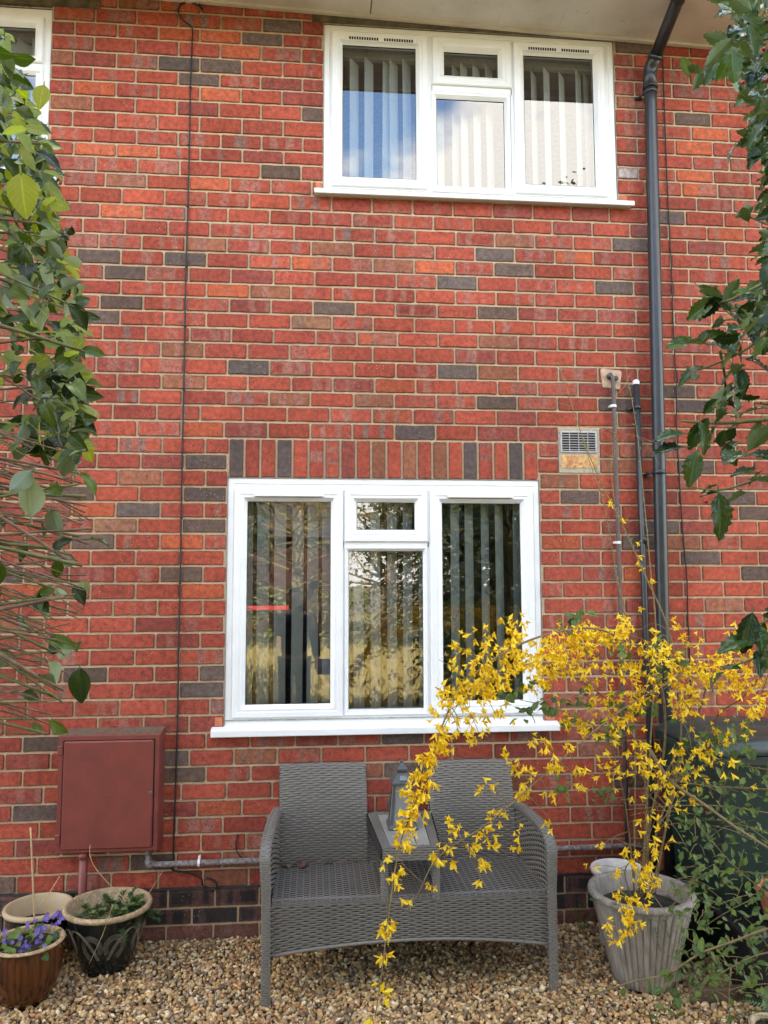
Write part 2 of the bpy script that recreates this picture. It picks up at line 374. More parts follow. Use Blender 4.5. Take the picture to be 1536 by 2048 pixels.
def brick_geo(w, h, dep, rnd, rc=.008):
    """rounded, slightly uneven brick standing in XZ, face towards -Y, centred; returns verts, faces, (u,v)"""
    V = []; UV = []; x, z = w/2, h/2
    out = []
    for sx, sz, a0 in ((1,1,0), (-1,1,90), (-1,-1,180), (1,-1,270)):
        r = min(rc*rnd.uniform(.2, 1.25), h*.3)
        cx_, cz_ = sx*(x-r), sz*(z-r)
        for k in (0, 1, 2):
            a = math.radians(a0+45*k); out.append((cx_+r*math.cos(a), cz_+r*math.sin(a)))
        # uneven point in the following long / short edge
        if sx == 1 and sz == 1: out += [(q*w, z+rnd.uniform(-.0022, .0008)) for q in (.3, .08, -.15, -.34)]
        if sx == -1 and sz == -1: out += [(q*w, -z-rnd.uniform(-.0026, .0008)) for q in (-.34, -.1, .12, .33)]
    n = len(out); y0 = rnd.uniform(-.0018, .0012); tx, tz = rnd.uniform(-.001, .001)/w, rnd.uniform(-.0012, .0012)/h
    b = .0026
    for ring, (ins, yy) in enumerate(((b, 0.), (.0005, .003), (0, dep))):
        for (px, pz) in out:
            fx, fz = 1-ins/x, 1-ins/z
            V.append((px*fx, y0+yy+(tx*px+tz*pz if ring < 2 else 0), pz*fz)); UV.append((px/w+.5, pz/h+.5))
    F = [tuple(range(n))]
    F[0] = tuple(reversed(F[0]))
    for r_ in range(2):
        for k in range(n): F.append((r_*n+k, r_*n+(k+1) % n, (r_+1)*n+(k+1) % n, (r_+1)*n+k))
    F = [F[0]] + [tuple(reversed(f)) if False else f for f in F[1:]]
    return V, F, UV
BR = []      # (xc, zc, w, h, col, band, seed, weight)
def addbrick(x0, x1, z0, z1, c, gap=.006, col=None, band=None):
    if x1-x0 < .02 or z1-z0 < .02: return
    cl, bd = bcol(c, x0, x1, z0, z1)
    if col: cl, bd = col, (band or 0.)
    xc, zc = (x0+x1)/2, (z0+z1)/2; w = x1-x0-2*gap; h = z1-z0-2*gap
    BR.append((xc, zc, w, h, cl, bd, rb.random()))
for c in range(0, 59):
    z0, z1 = zr(c); XL, U = perps(c); k0 = int((-3.3-XL)//U); xs = []
    x = XL+k0*U; i = k0
    while x < 3.3:
        xs.append(x+rb.uniform(-.004, .004)); i += 1; x = XL+i*U
    for a, b in zip(xs[:-1], xs[1:]):
        segs = [(a, b)]
        for (ox0, ox1, oz0, oz1) in OPEN+[SOLD, VENT]:
            if min(z1, oz1)-max(z0, oz0) < .03: continue
            ns = []
            for s0, s1 in segs:
                if s1 <= ox0 or s0 >= ox1: ns.append((s0, s1))
                else:
                    if s0 < ox0: ns.append((s0, ox0+.004))
                    if s1 > ox1: ns.append((ox1-.004, s1))
            segs = ns
        for s0, s1 in segs:
            if s1-s0 > .045: addbrick(s0, s1, z0, z1, c, .0048)
# soldier course over the lower window
sc = [116,186,256,327,397,467,538,607,674,741,808,876,942,1010,1078,1142,1210,1278,1342,1410]
sx = [at(420+s/2.194, 915, 0).x for s in sc]
SOLDIERS = []
for i, x in enumerate(sx):
    l = (sx[i-1]+x)/2 if i else SOLD[0]; r = (x+sx[i+1])/2 if i < 19 else SOLD[1]
    col = (.10, .078, .073) if i in (0, 3, 15, 18) else None
    n0 = len(BR); addbrick(l, r, SOLD[2]-.004, SOLD[3], 40, .0055, col)
    SOLDIERS.append(n0)
# mortar bed: the wall core, with the window openings left out
wall = MB()
xb = sorted({-7., 7., *[v for o in OPEN for v in o[:2]]}); zb = sorted({-.05, 5.2, 1.053, 2.362, 3.962})
def inop(x, z): return any(o[0] < x < o[1] and o[2] < z < o[3] for o in OPEN)
for i in range(len(xb)-1):
    for j in range(len(zb)-1):
        if not inop((xb[i]+xb[i+1])/2, (zb[j]+zb[j+1])/2):
            wall.box(xb[i], xb[i+1], .0065, .11, zb[j], zb[j+1])
wallo = wall.build('wall', MT['mortar'], house)
def bmesh_from(lst, name, centre=True):
    V = []; F = []; C = []; P = []
    for (xc, zc, w, h, cl, bd, sd) in lst:
        rnd = random.Random(int(sd*1e9)); v, f, uv = brick_geo(w, h, .06, rnd); o = len(V)
        ox, oz = (0, 0) if centre else (xc, zc)
        V += [(p[0]+ox, p[1], p[2]+oz) for p in v]; F += [tuple(i+o for i in q) for q in f]
        vert = h > w
        for (u_, v_) in uv:
            C += [cl[0], cl[1], cl[2], 1.]; P += ([v_, u_, sd, bd] if vert else [u_, v_, sd, bd])
    me = bpy.data.meshes.new(name); me.from_pydata(V, [], F); me.update()
    a = me.attributes.new('bcol', 'FLOAT_COLOR', 'POINT'); a.data.foreach_set('color', C)
    a = me.attributes.new('bpar', 'FLOAT_COLOR', 'POINT'); a.data.foreach_set('color', P)
    me.materials.append(MT['brick']); return me
def bweight(i):
    b = BR[i]; x, y, d = topx((b[0], 0, b[1]))
    if not (40 < x < 1500 and 20 < y < 1830): return 0
    if x < 190 and y < 1450: return 0
    if (540 < x and y > 1560) or (x > 1040 and 1230 < y) or (x > 1400 and y < 1200): return 0
    return b[2]*b[3]/d**2*(3 if i in SOLDIERS else 1)
order = sorted(range(len(BR)), key=bweight, reverse=True); big = set(order[:300])
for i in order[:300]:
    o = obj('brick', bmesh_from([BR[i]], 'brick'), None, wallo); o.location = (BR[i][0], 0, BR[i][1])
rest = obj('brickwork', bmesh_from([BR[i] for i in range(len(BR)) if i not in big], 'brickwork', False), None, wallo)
tag(rest, kind='stuff')

# ---- windows
def pane_box(mb, x0, x1, z0, z1, y): mb.add([(x0,y,z0),(x1,y,z0),(x1,y,z1),(x0,y,z1)], [(0,1,2,3)])
def mk_window(x0, x1, z0, z1, lights, label, vents):
    """lights: list of (kind, sash outer x0,x1,z0,z1, glass x0,x1,z0,z1); kind 'sash' stands proud, 'fixed' does not"""
    yf = .012
    w = MB(); w.ring(x0+.002, x1-.002, z0, z1-.002, [(0, .10), (0, yf+.004), (.004, yf), (.030, yf), (.034, yf+.004), (.078, yf+.004), (.078, .085)])
    win = w.build('window', MT['upvc'], house); win['label'] = label
    w = MB(); w.ring(x0-.004, x1+.004, z0+.03, z1+.003, [(0, .006), (.0065, .008)]); w.build('sealant', MT['sealant'], win)
    for xm0, xm1, zm0, zm1 in lights['bars']:
        b = MB(); b.bbox(xm0, xm1, yf+.001, .08, zm0, zm1, .003); b.build('mullion', MT['upvc'], win)
    for kind, (a0, a1, c0, c1), (g0, g1, h0, h1) in lights['l']:
        s_ = MB(); fw = g0-a0
        if kind == 'sash':
            d = min(fw, a1-g1, h0-c0, c1-h1)
            # outer ring to bead: use four-side profile on average inset
            s_.ring(a0, a1, c0, c1, [(0, .03), (0, yf-.008), (.005, yf-.013), (d*.42, yf-.013), (d*.48, yf-.010), (d*.62, yf-.010), (d*.66, yf-.012), (d*.72, yf-.010), (d-.003, yf+.010), (d, yf+.014), (d, .05)])
            gx = (a0+d, a1-d, c0+d, c1-d)
        else:
            d = fw; s_.ring(a0, a1, c0, c1, [(0, .03), (0, yf-.002), (.004, yf-.006), (d*.5, yf-.004), (d-.003, yf+.010), (d, yf+.014), (d, .05)])
            gx = (g0, g1, h0, h1); gx = (a0+d, a1-d, c0+d, c1-d)
        s_.build('casement' if kind == 'sash' else 'glazing_bead', MT['upvc'], win)
        gk = MB(); gk.ring(gx[0]-.001, gx[1]+.001, gx[2]-.001, gx[3]+.001, [(0, yf+.0155), (.0035, yf+.0155), (.0035, yf+.022)]); gk.build('gasket', MT['gasket'], win)
        pn = MB(); pane_box(pn, gx[0], gx[1], gx[2], gx[3], yf+.018); pn.build('pane', MT['glass'], win)
    for (v0, v1, zv, slotted) in vents:
        vb = MB(); vb.bbox(v0, v1, yf-.026, yf-.012, zv-.011, zv+.011, .004) if not slotted else vb.bbox(v0, v1, yf-.0165, yf-.012, zv-.013, zv+.013, .0015)
        vo = vb.build('trickle_vent', MT['upvc'], win)
        if slotted:
            sl = MB(); n = 26; dx = (v1-v0-.03)/n
            for k in range(n):
                if k in (12, 13): continue
                sl.box(v0+.015+k*dx, v0+.015+k*dx+dx*.72, yf-.0172, yf-.013, zv-.0085, zv+.0085)
            sl.build('vent_slots', MT['dark'], win)
        else:
            sl = MB(); sl.box(v0+.01, v1-.01, yf-.0255, yf-.0135, zv-.0125, zv-.0108); sl.build('vent_slots', MT['dark'], win)
    return win
def mk_sill(win, x0, x1, z0, z1, yo=-.055):
    b = MB(); V = []; F = []
    prof = [(.03, z1), (-.005, z1-.001), (yo+.004, z1-.010), (yo, z1-.014), (yo, z0+.003), (yo+.003, z0), (yo+.012, z0), (yo+.012, z0+.012), (.03, z0+.012)]
    for x in (x0, x1): V += [(x, y, z) for y, z in prof]
    n = len(prof); F = [(k, (k+1) % n, n+(k+1) % n, n+k) for k in range(n)]+[tuple(range(n)), tuple(reversed(range(n, 2*n)))]
    b.add(V, F); b.build('sill', MT['upvc'], win)
LWIN = dict(bars=[(.150, .160, 1.093, 2.322), (.607, .626, 1.093, 2.322), (.150, .62, 1.985, 2.022)], l=[
  ('sash', (-.425, .151, 1.098, 2.300), (-.347, .074, 1.175, 2.235)),
  ('sash', (.159, .608, 2.018, 2.300), (.23, .536, 2.084, 2.233)),
  ('fixed', (.159, .608, 1.100, 1.992), (.182, .58, 1.133, 1.975)),
  ('sash', (.624, 1.196, 1.098, 2.300), (.703, 1.112, 1.176, 2.232))])
wl_ = mk_window(-.466, 1.236, 1.053, 2.362, LWIN, 'ground floor window reflecting the garden', [(-.325, .048, 2.268, False), (.716, 1.085, 2.268, False)])
mk_sill(wl_, -.525, 1.304, 1.012, 1.058)
UWIN = dict(bars=[(.626, .660, 4.0, 4.94), (1.114, 1.135, 4.0, 4.94), (.65, 1.125, 4.602, 4.648)], l=[
  ('sash', (.081, .628, 4.013, 4.926), (.158, .565, 4.086, 4.846)),
  ('sash', (.658, 1.116, 4.641, 4.926), (.737, 1.029, 4.718, 4.855)),
  ('fixed', (.650, 1.110, 4.000, 4.600), (.682, 1.066, 4.027, 4.568)),
  ('sash', (1.133, 1.676, 4.013, 4.926), (1.197, 1.61, 4.087, 4.846))])
wu_ = mk_window(.035, 1.735, 3.962, 4.972, UWIN, 'upstairs window reflecting blue sky and cloud', [(.165, .565, 4.886, True), (1.205, 1.60, 4.886, True)])
mk_sill(wu_, -.012, 1.806, 3.936, 3.974)
AWIN = dict(bars=[(-2.07, -2.04, 4.0, 4.94), (-2.05, -1.5, 4.602, 4.648)], l=[
  ('sash', (-3.12, -2.08, 4.013, 4.926), (-3.05, -2.15, 4.086, 4.846)),
  ('sash', (-2.05, -1.500, 4.641, 4.906), (-1.97, -1.574, 4.715, 4.855)),
  ('fixed', (-2.05, -1.496, 4.000, 4.610), (-2.02, -1.524, 4.03, 4.581))])
wa_ = mk_window(-3.17, -1.456, 3.962, 4.962, AWIN, 'partly hidden upstairs window above the hedge', [])
mk_sill(wa_, -3.22, -1.39, 3.936, 3.974)
# filler brick pieces beside the sills
fb = [(-.512, -.472, 1.06, 1.105), (1.242, 1.292, 1.06, 1.105), (-.005, .03, 3.985, 4.02), (1.742, 1.785, 3.98, 4.02)]
for q in fb:
    b = MB(); b.bbox(q[0], q[1], -.0045, .03, q[2], q[3], .003); b.build('filler_brick', simple('orange_filler', (.46, .15, .08), .9) if 'orange_filler' not in bpy.data.materials else bpy.data.materials['orange_filler'], house)
# lintel, soffit, fascia, gutter, roof, side and back walls, rooms
def zsof(x): return 5.045-.030*(x+.6)
lin_m = simple('mossy_concrete', (.10, .08, .05), .95, .45, 14, .8, 70)
for (a, b_) in ((-.03, 1.93), (-3.3, -1.20)):
    q = MB(); q.bbox(a, b_, -.006, .1, 4.974, 5.09, .004); q.build('lintel', lin_m, house)
sm = NT('painted_soffit'); p = sm.pos(); f1 = sm.noise(p, 2.2, 5, .6); f2 = sm.noise(p, 30, 5, .7)
cc = sm.mix(sm.step(f1, .35, .7), (.64, .60, .53), (.50, .45, .38)); cc = sm.mix(sm.step(f2, .62, .78), cc, (.25, .2, .15))
dr = sm('Mapping', i_Scale=(6, 26, 6)); sm.l.new(p, dr.inputs[0]); cc = sm.mix(sm.step(sm.noise(dr.outputs[0], 1.4, 4, .6), .66, .74), cc, (.12, .10, .08))
sm.set(Base_Color=cc, Roughness=.7); sm.bump(f2, .15, .004)
def soff(x0, x1, y0, y1, dz, th, name, mat):
    q = MB(); q.add([(x0,y0,zsof(x0)+dz),(x1,y0,zsof(x1)+dz),(x1,y1,zsof(x1)+dz),(x0,y1,zsof(x0)+dz),(x0,y0,zsof(x0)+dz+th),(x1,y0,zsof(x1)+dz+th),(x1,y1,zsof(x1)+dz+th),(x0,y1,zsof(x0)+dz+th)],
      [(0,3,2,1),(4,5,6,7),(0,1,5,4),(1,2,6,5),(2,3,7,6),(3,0,4,7)]); return q.build(name, mat, house)
SJ = [-7, -3.4, -1.5, .3, 1.055, 1.405, 3.2, 7]
for a, b_ in zip(SJ[:-1], SJ[1:]): soff(a+.0035, b_-.0035, -.47, .004, 0, .012, 'soffit_board', sm.m)
soff(-7, 7, -.47, .0, .006, .02, 'soffit_backing', simple('soffit_joint', (.22, .18, .14), .9))
for x in (1.055, 1.405): soff(x-.022, x+.022, -.47, -.012, -.003, .004, 'cover_strip', sm.m)
soff(-7, 7, -.026, -.004, -.014, .016, 'soffit_trim', sm.m)
q = MB(); q.box(-7, 7, -.50, -.471, 4.955, 5.15); q.build('fascia', simple('fascia_paint', (.68, .66, .62), .5), house)
gt = MB(); n = 10; V = []; F = []
for x in (-7, 7):
    for k in range(n+1):
        a = math.pi+math.pi*k/n; V.append((x, -.56+.055*math.cos(a), 5.04+.05*math.sin(a)))
F = [(k, k+1, n+2+k, n+1+k) for k in range(n)]; gt.add(V, F); gto = gt.build('gutter', MT['blackpvc'], house, True)
md = gto.modifiers.new('thick', 'SOLIDIFY'); md.thickness = .003
tm = simple('roof_tiles', (.16, .07, .05), .8, .3, 8, .5, 20)
q = MB(); q.add([(-7.2,-.6,5.13),(7.2,-.6,5.13),(7.2,3.9,8.3),(-7.2,3.9,8.3),(-7.2,8.4,5.13),(7.2,8.4,5.13)], [(0,1,2,3),(3,2,5,4)])
ro = q.build('roof', tm, house); md = ro.modifiers.new('thick', 'SOLIDIFY'); md.thickness = .12; md.offset = 1
sb = NT('far_brickwork'); bt = sb('TexBrick', i_Scale=4.4, i_Color1=(.33,.07,.045,1), i_Color2=(.26,.055,.04,1), i_Mortar=(.38,.29,.19,1)); sb.set(Base_Color=bt.outputs[0], Roughness=.9)
q = MB(); q.box(-7, -6.9, .12, 8, 0, 5.15); q.box(6.9, 7, .12, 8, 0, 5.15); q.box(-7, 7, 7.9, 8, 0, 5.15)
q.add([(-7,.12,5.15),(-7,7.9,5.15),(-7,3.9,8.2)], [(0,1,2)]); q.add([(7,.12,5.15),(7,7.9,5.15),(7,3.9,8.2)], [(0,1,2)]); q.build('gable_wall', sb.m, house)
def room(x0, x1, y1, z0, z1):
    q = MB(); y0 = .111
    q.add([(x0,y0,z0),(x1,y0,z0),(x1,y1,z0),(x0,y1,z0),(x0,y0,z1),(x1,y0,z1),(x1,y1,z1),(x0,y1,z1)], [(0,3,2,1),(4,5,6,7),(1,2,6,5),(2,3,7,6),(3,0,4,7)])
    q.build('room', MT['room'], house)
room(-3.3, -.9, 3.6, 2.9, 5.14); room(-.88, 3.4, 3.6, 2.9, 5.14); room(-2.6, 3.4, 3.6, .02, 2.7)
# ---- blinds hang behind the glass: things of their own
def blind(name, label, x0, x1, z0, z1, n, ang, slack=.25):
    t = thing(name, label, 'blind', ((x0+x1)/2, .16, z1), 'vertical blinds behind the windows')
    r = MB(); r.bbox(x0, x1, .14, .18, z1-.03, z1+.01, .004); r.build('head_rail', MT['blindrail'], t)
    pr = MB(); w = .044; c5 = [(-w, .000), (-w*.5, -.0015), (0, -.002), (w*.5, -.0015), (w, .000)]; V = []
    for z in (z1-.04, z0): V += [(x, y, z) for x, y in c5]
    pr.add(V, [(k, k+1, 6+k, 5+k) for k in range(4)]); me = pr.mesh('slat', True); me.materials.append(MT['blind'])
    md_ = me
    for k in range(n):
        o = obj('slat', md_, None, t); o.location = (x0+.05+(x1-x0-.1)*k/(n-1), .16+random.uniform(-.004, .004), 0)
        o.rotation_euler = (random.uniform(-.004, .004), random.uniform(-.006, .006), math.radians(ang+random.uniform(-1.5, 1.5)))
    return t
blind('vertical_blind', 'pale vertical blind behind the ground floor window', -.50, 1.27, 1.05, 2.42, 20, 46)
blind('vertical_blind', 'pale vertical blind behind the upstairs window beside the black downpipe', .0, 1.77, 3.95, 4.90, 21, 50)
blind('vertical_blind', 'pale vertical blind in the upstairs window above the hedge', -3.2, -1.42, 3.95, 4.90, 21, 50)
# ================================================================== FIXTURES ON THE WALL
def pth(px_list, Y): return [at(x, y, Y) for x, y in px_list]
# black downpipe with swan neck
dp = thing('downpipe', 'large black plastic downpipe with swan neck running down from the soffit', 'downpipe', (1.91, -.06, 0))
xa, xb_ = at(1303, 250, -.06).x, at(1326, 1260, -.06).x
b = MB(); b.tube([(xb_, -.06, .05), (xb_, -.06, 1.5), (xa, -.06, 4.55), (xa, -.06, 4.70)], .0345, 20); b.build('pipe', MT['blackpvc'], dp, True)
q0 = Vector((xa, -.06, 4.64)); q1 = Vector((xa, -.06, 4.74)); q2 = Vector((xa+.012, -.115, 4.80)); q3 = Vector((1.965, -.38, 4.99)); q4 = Vector((1.968, -.47, 5.04)); q5 = Vector((1.968, -.56, 5.06))
b = MB(); b.tube([q0, q1-Vector((0, 0, .02)), q1, (q1+q2)/2+Vector((0, .008, .006)), q2], .0385, 20); b.tube([q0, q0+Vector((0, 0, .012))], .0425, 20); b.tube([q2-(q2-q1)*.05, q2+(q3-q2)*.04], .042, 20); b.build('elbow', MT['blackpvc'], dp, True)
b = MB(); b.tube([q2, q3, q4, q5], .0345, 20); b.tube([q3-(q3-q2)*.16, q3+(q3-q2)*.02], .0395, 20); b.build('swan_neck', MT['blackpvc'], dp, True)
def clip(parent, px, py, x, r, Yp, side=-1, mat='blackpvc'):
    z = at(px, py, Yp).z; b = MB(); b.lathe([(r, -.011), (r+.004, -.011), (r+.0045, 0), (r+.004, .011), (r, .011)], (x, Yp, z), 20)
    b.bbox(x+side*(r+.034) if side < 0 else x+r-.004, x-r+.004 if side < 0 else x+side*(r+.034), -.013, -.002, z-.017, z-.001, .002)
    b.tube([(x+side*(r+.022), -.019, z-.009), (x+side*(r+.022), -.010, z-.009)], .0055, 8)
    b.tube([(x+side*(r+.028), -.010, z-.009), (x+side*r*.6, Yp+.02, z+.004)], .006, 6)
    b.build('bracket', MT[mat], parent, True)
clip(dp, 1305, 185, xa, .0345, -.06); clip(dp, 1318, 945, at(1318, 945, -.06).x, .0345, -.06)
# second black pipe with white cap
bp = thing('black_waste_pipe', 'thin black pipe with a white tip beside the big downpipe', 'pipe', (1.80, -.035, 0))
p0, p1 = at(1272, 765, -.035), at(1292, 1260, -.035)
b = MB(); b.tube([(p1.x+.004, -.035, .10), p1, p0], .0175, 16); jz = at(1288, 1080, -.035); b.tube([jz-Vector((0, 0, .02)), jz+Vector((0, 0, .02))], .0215, 16); b.build('pipe', MT['blackpvc'], bp, True)
b = MB(); b.lathe([(.019, -.012), (.019, .004), (.014, .013), (.005, .017), (0, .0175)], p0, 16); b.build('cap', MT['whiteclip'], bp, True)
clip(bp, 1275, 815, at(1275, 815, -.035).x, .0175, -.035)
# brown-grey overflow pipe
op = thing('overflow_pipe', 'thin brown pipe with white clips dropping from a mortar patch', 'pipe', (1.66, -.03, 0))
p0, p1 = at(1226, 752, -.03), at(1242, 1250, -.03)
b = MB(); b.tube([(p1.x, -.03, .3), p1, p0-Vector((0, 0, .03)), p0-Vector((.002, -.001, .008)), p0+Vector((-.006, .012, .004)), p0+Vector((-.012, .045, .004))], .0115, 12); b.build('pipe', MT['brownpipe'], op, True)
b = MB(); b.tube([p0+Vector((-.012, .008, .004)), p0+Vector((-.013, .035, .004))], .0165, 14); b.tube([p0+Vector((.016, -.004, -.012)), p0+Vector((.016, .03, -.012))], .014, 14); b.build('elbow', simple('grey_elbow', (.06, .06, .062), .4), op, True)
for (x, y) in ((1227, 812), (1236, 1085)):
    c = at(x, y, -.03); b = MB(); b.lathe([(.0118, -.007), (.0155, -.007), (.0155, .007), (.0118, .007)], c, 14); b.bbox(c.x-.019, c.x+.019, -.03, -.001, c.z-.0065, c.z+.0065, .002); b.build('clip', MT['whiteclip'], op)
pm = simple('sandy_render_patch', (.46, .32, .22), .95, .2, 30, .6, 120)
b = MB(); cpt = at(1222, 758, 0); sq = lambda t: math.copysign(min(1, abs(t)*1.35), t); V = [(cpt.x+.056*sq(math.cos(a))*(1+.08*math.sin(3*a)), -.0035, cpt.z+.056*sq(math.sin(a))*(1+.10*math.cos(2*a+1))) for a in [2*math.pi*k/28 for k in range(28)]]
V2 = [(v[0]*1.0, .02, v[2]) for v in V]; b.add(V+V2, [tuple(reversed(range(28)))]+[(k, (k+1) % 28, 28+(k+1) % 28, 28+k) for k in range(28)]); po = b.build('mortar_patch', pm, house)
# cables
def cable(label, px, Y, r=.004, extra=None):
    pts = cr_spline([at(x, y, Y) for x, y in px]+(extra or []), 5); b = MB(); b.tube(pts, r, 8)
    o = b.build('cable', MT['cable'], None, True); return tag(o, label, 'cable', 'cables on the brick wall')
cable('thin black cable hanging down the wall left of both windows, hooked under the soffit', [(402, -12), (398, 5), (405, 20), (395, 10), (375, 3), (359, 12), (358, 30), (372, 45), (384, 56), (384, 90), (381, 170), (379, 290), (376, 410), (372, 530), (369, 700), (367, 800), (364, 930), (361, 1130), (358, 1250), (356, 1380), (354, 1480), (351, 1580), (347, 1690), (346, 1725), (345, 1740), (378, 1746), (402, 1757), (406, 1772), (416, 1780), (432, 1776), (430, 1762), (412, 1756)], -.008, .0042)
b = MB()
for py in (175, 290, 413, 533, 653, 780, 905, 1036, 1166, 1298, 1432, 1497):
    pxx = np.interp(py, [60, 300, 700, 1000, 1300, 1700], [384, 378, 369, 363, 357, 347]); c = at(pxx, py, -.006); b.bbox(c.x-.007, c.x+.007, -.014, .004, c.z-.003, c.z+.003, .0015)
b.build('cable_clips', MT['cable'], house)
cable('thin black cable running down the wall just right of the big downpipe', [(1325, 95), (1326, 130), (1329, 220), (1333, 330), (1336, 400), (1341, 500), (1344, 560), (1346, 640), (1350, 720), (1353, 780), (1353, 850), (1358, 940), (1362, 1010), (1368, 1090), (1374, 1160), (1376, 1240), (1380, 1320), (1382, 1500)], -.008, .0036)
cable('short black wire stub looping from a wall hole to the pipe beside the bench', [(476, 1670), (472, 1685), (473, 1700), (480, 1712), (494, 1720)], -.008, .003)
# air vent
vt = thing('air_vent', 'grey louvred air vent set in the brickwork over a yellow brick', 'vent', (1.46, 0, 2.5))
v0, v1 = at(1120, 862, 0), at(1194, 906, 0)
gm_ = simple('vent_plastic', (.42, .39, .38), .55); b = MB(); b.ring(v0.x, v1.x, v1.z, v0.z, [(0, .02), (0, -.004), (.004, -.006), (.009, -.006), (.010, .002)])
b.build('frame', gm_, vt)
for k in range(7):
    z = v1.z+.0165+k*(v0.z-v1.z-.020)/7.2; b = MB(); b.box(v0.x+.009, v1.x-.009, -.005, -.0025, z-.0016, z+.0016); b.build('louvre', gm_, vt)
for k in (1, 2, 3):
    x = v0.x+(v1.x-v0.x)*k/4; b = MB(); b.box(x-.0015, x+.0015, -.0052, .004, v1.z+.009, v0.z-.009); b.build('rib', gm_, vt)
b = MB(); b.box(v0.x+.009, v1.x-.009, -.0012, .0005, v1.z+.009, v0.z-.009); b.build('dark_back', MT['dark'], vt)
ym = NT('yellow_brick'); p = ym.pos(); f = ym.noise(p, 22, 4, .6, 1.5); ym.set(Base_Color=ym.mix(ym.step(f, .35, .65), (.42, .16, .07), (.62, .42, .17)), Roughness=.9); ym.bump(ym.noise(p, 100, 4), .4, .003)
b = MB(); y0, y1 = at(1122, 910, 0), at(1196, 937, 0); b.bbox(y0.x, y1.x, -.002, .03, y1.z, y0.z, .003); b.build('filler_brick', ym.m, house)
b = MB(); b.bbox(1.347, 1.583, .001, .05, 2.402, 2.653, .002); b.build('vent_mortar', simple('grey_mortar', (.38, .33, .25), .95, .2, 60, .6, 200), house)
# meter box
mbx = thing('meter_box', 'dark red plastic meter box fixed to the wall above the pots', 'meter box', (-1.02, 0, .46))
rm = NT('red_plastic'); p = rm.pos(); f = rm.noise(p, 9, 5, .6); rm.set(Base_Color=rm.mix(rm.step(f, .3, .7), (.20, .046, .034), (.155, .037, .029)), Roughness=.42); rm.bump(rm.noise(p, 400, 3), .08, .001)
gmo = NT('algae_red'); p = gmo.pos(); f = gmo.noise(p, 30, 5, .7); gmo.set(Base_Color=gmo.mix(gmo.step(f, .42, .55), (.16, .04, .03), (.10, .095, .055)), Roughness=.8)
Yb = -.085
bl, br, tl, tr = at(110, 1706, Yb), at(318, 1703, Yb), at(119, 1472, Yb), at(318, 1468, Yb)
x0, x1, z0, z1 = (bl.x+tl.x)/2, (br.x+tr.x)/2, (bl.z+br.z)/2, (tl.z+tr.z)/2
XW0, XW1, ZW1 = x0-.012, x1+.010, z1+.022
b = MB(); V = [(x0,Yb,z0),(x1,Yb,z0),(x1,Yb,z1),(x0,Yb,z1),(XW0,-.002,z0-.01),(XW1,-.002,z0-.01),(XW1,-.002,ZW1),(XW0,-.002,ZW1)]
b.add(V, [(0,1,5,4),(1,2,6,5),(3,0,4,7)]); b.ring(x0, x1, z0, z1, [(0, Yb), (.004, Yb-.006), (.022, Yb-.006), (.024, Yb), (.024, Yb+.02)]); b.build('case', rm.m, mbx)
b = MB(); b.add([(x1,Yb,z1),(x0,Yb,z1),(XW0,-.002,ZW1),(XW1,-.002,ZW1)], [(0,1,2,3)]); b.build('sloped_top', gmo.m, mbx)
b = MB(); b.bbox(x0+.027, x1-.029, Yb-.014, Yb+.02, z0+.018, z1-.027, .006)
dro = b.build('door', rm.m, mbx)
b = MB(); b.box(x0+.024, x1-.024, Yb-.002, Yb+.004, z0+.012, z1-.022); b.build('door_gap', MT['dark'], mbx)
lk = at(301, 1586, Yb-.014); b = MB(); b.lathe([(.0, 0), (.004, 0), (.0045, .004), (.009, .004), (.0105, 0)], (0, 0, 0), 16)
b.v = [(v[0]+lk.x, Yb-.0145-v[2], v[1]+lk.z) for v in b.v]; b.build('lock', MT['brownpipe'], mbx, True)
em = MB(); e0 = at(215, 1592, Yb-.0145)          # faint moulded emblem: hatched wedge over two short lines
for k in range(5): a = e0+Vector((.012+k*.006, 0, .000+k*.004)); em.tube([a, a+Vector((.020-k*.002, 0, .016))], .0013, 4)
for k in range(6): em.bbox(e0.x-.030+k*.0085, e0.x-.024+k*.0085, Yb-.0158, Yb-.0138, e0.z-.008, e0.z-.002, .0006)
for k in range(4): em.bbox(e0.x-.020+k*.0085, e0.x-.014+k*.0085, Yb-.0158, Yb-.0138, e0.z-.019, e0.z-.013, .0006)
em.build('emblem', rm.m, mbx)
for zz in (z1-.07, z0+.07): b = MB(); b.bbox(x0-.004, x0+.022, Yb-.012, Yb+.005, zz-.022, zz+.022, .003); b.build('hinge', rm.m, mbx)
rp = thing('riser_pipe', 'short dark red pipe rising from the ground into the meter box', 'pipe', (-1.15, -.05, 0))
c = at(166, 1740, -.06); b = MB(); b.tube([(c.x, -.06, -.02), (c.x, -.06, z0+.01)], .021, 14); b.build('pipe', rm.m, rp, True)
b = MB(); b.lathe([(.021, -.015), (.027, -.012), (.027, .012), (.021, .015)], (c.x, -.06, z0-.02), 14); b.build('collar', rm.m, rp, True)
hp = thing('gas_pipe', 'weathered grey horizontal pipe along the wall running behind the bench', 'pipe', (-.8, -.03, .40))
cp = NT('corroded_pipe'); p = cp.pos(); f = cp.noise(p, 60, 5, .7); cp.set(Base_Color=cp.mix(cp.step(f, .4, .6), (.115, .075, .075), (.24, .21, .19)), Roughness=.7); cp.bump(f, .5, .002)
h0, h1 = at(297, 1690, -.035), at(297, 1722, -.035); hz = at(400, 1725, -.035).z
b = MB(); b.tube([h0, h1, (h1.x+.012, -.035, hz-.004), (h1.x+.04, -.035, hz-.004), (-.3, -.035, hz), (1.5, -.035, hz+.01), (1.75, -.035, hz+.012)], .0155, 14); b.build('pipe', cp.m, hp, True)
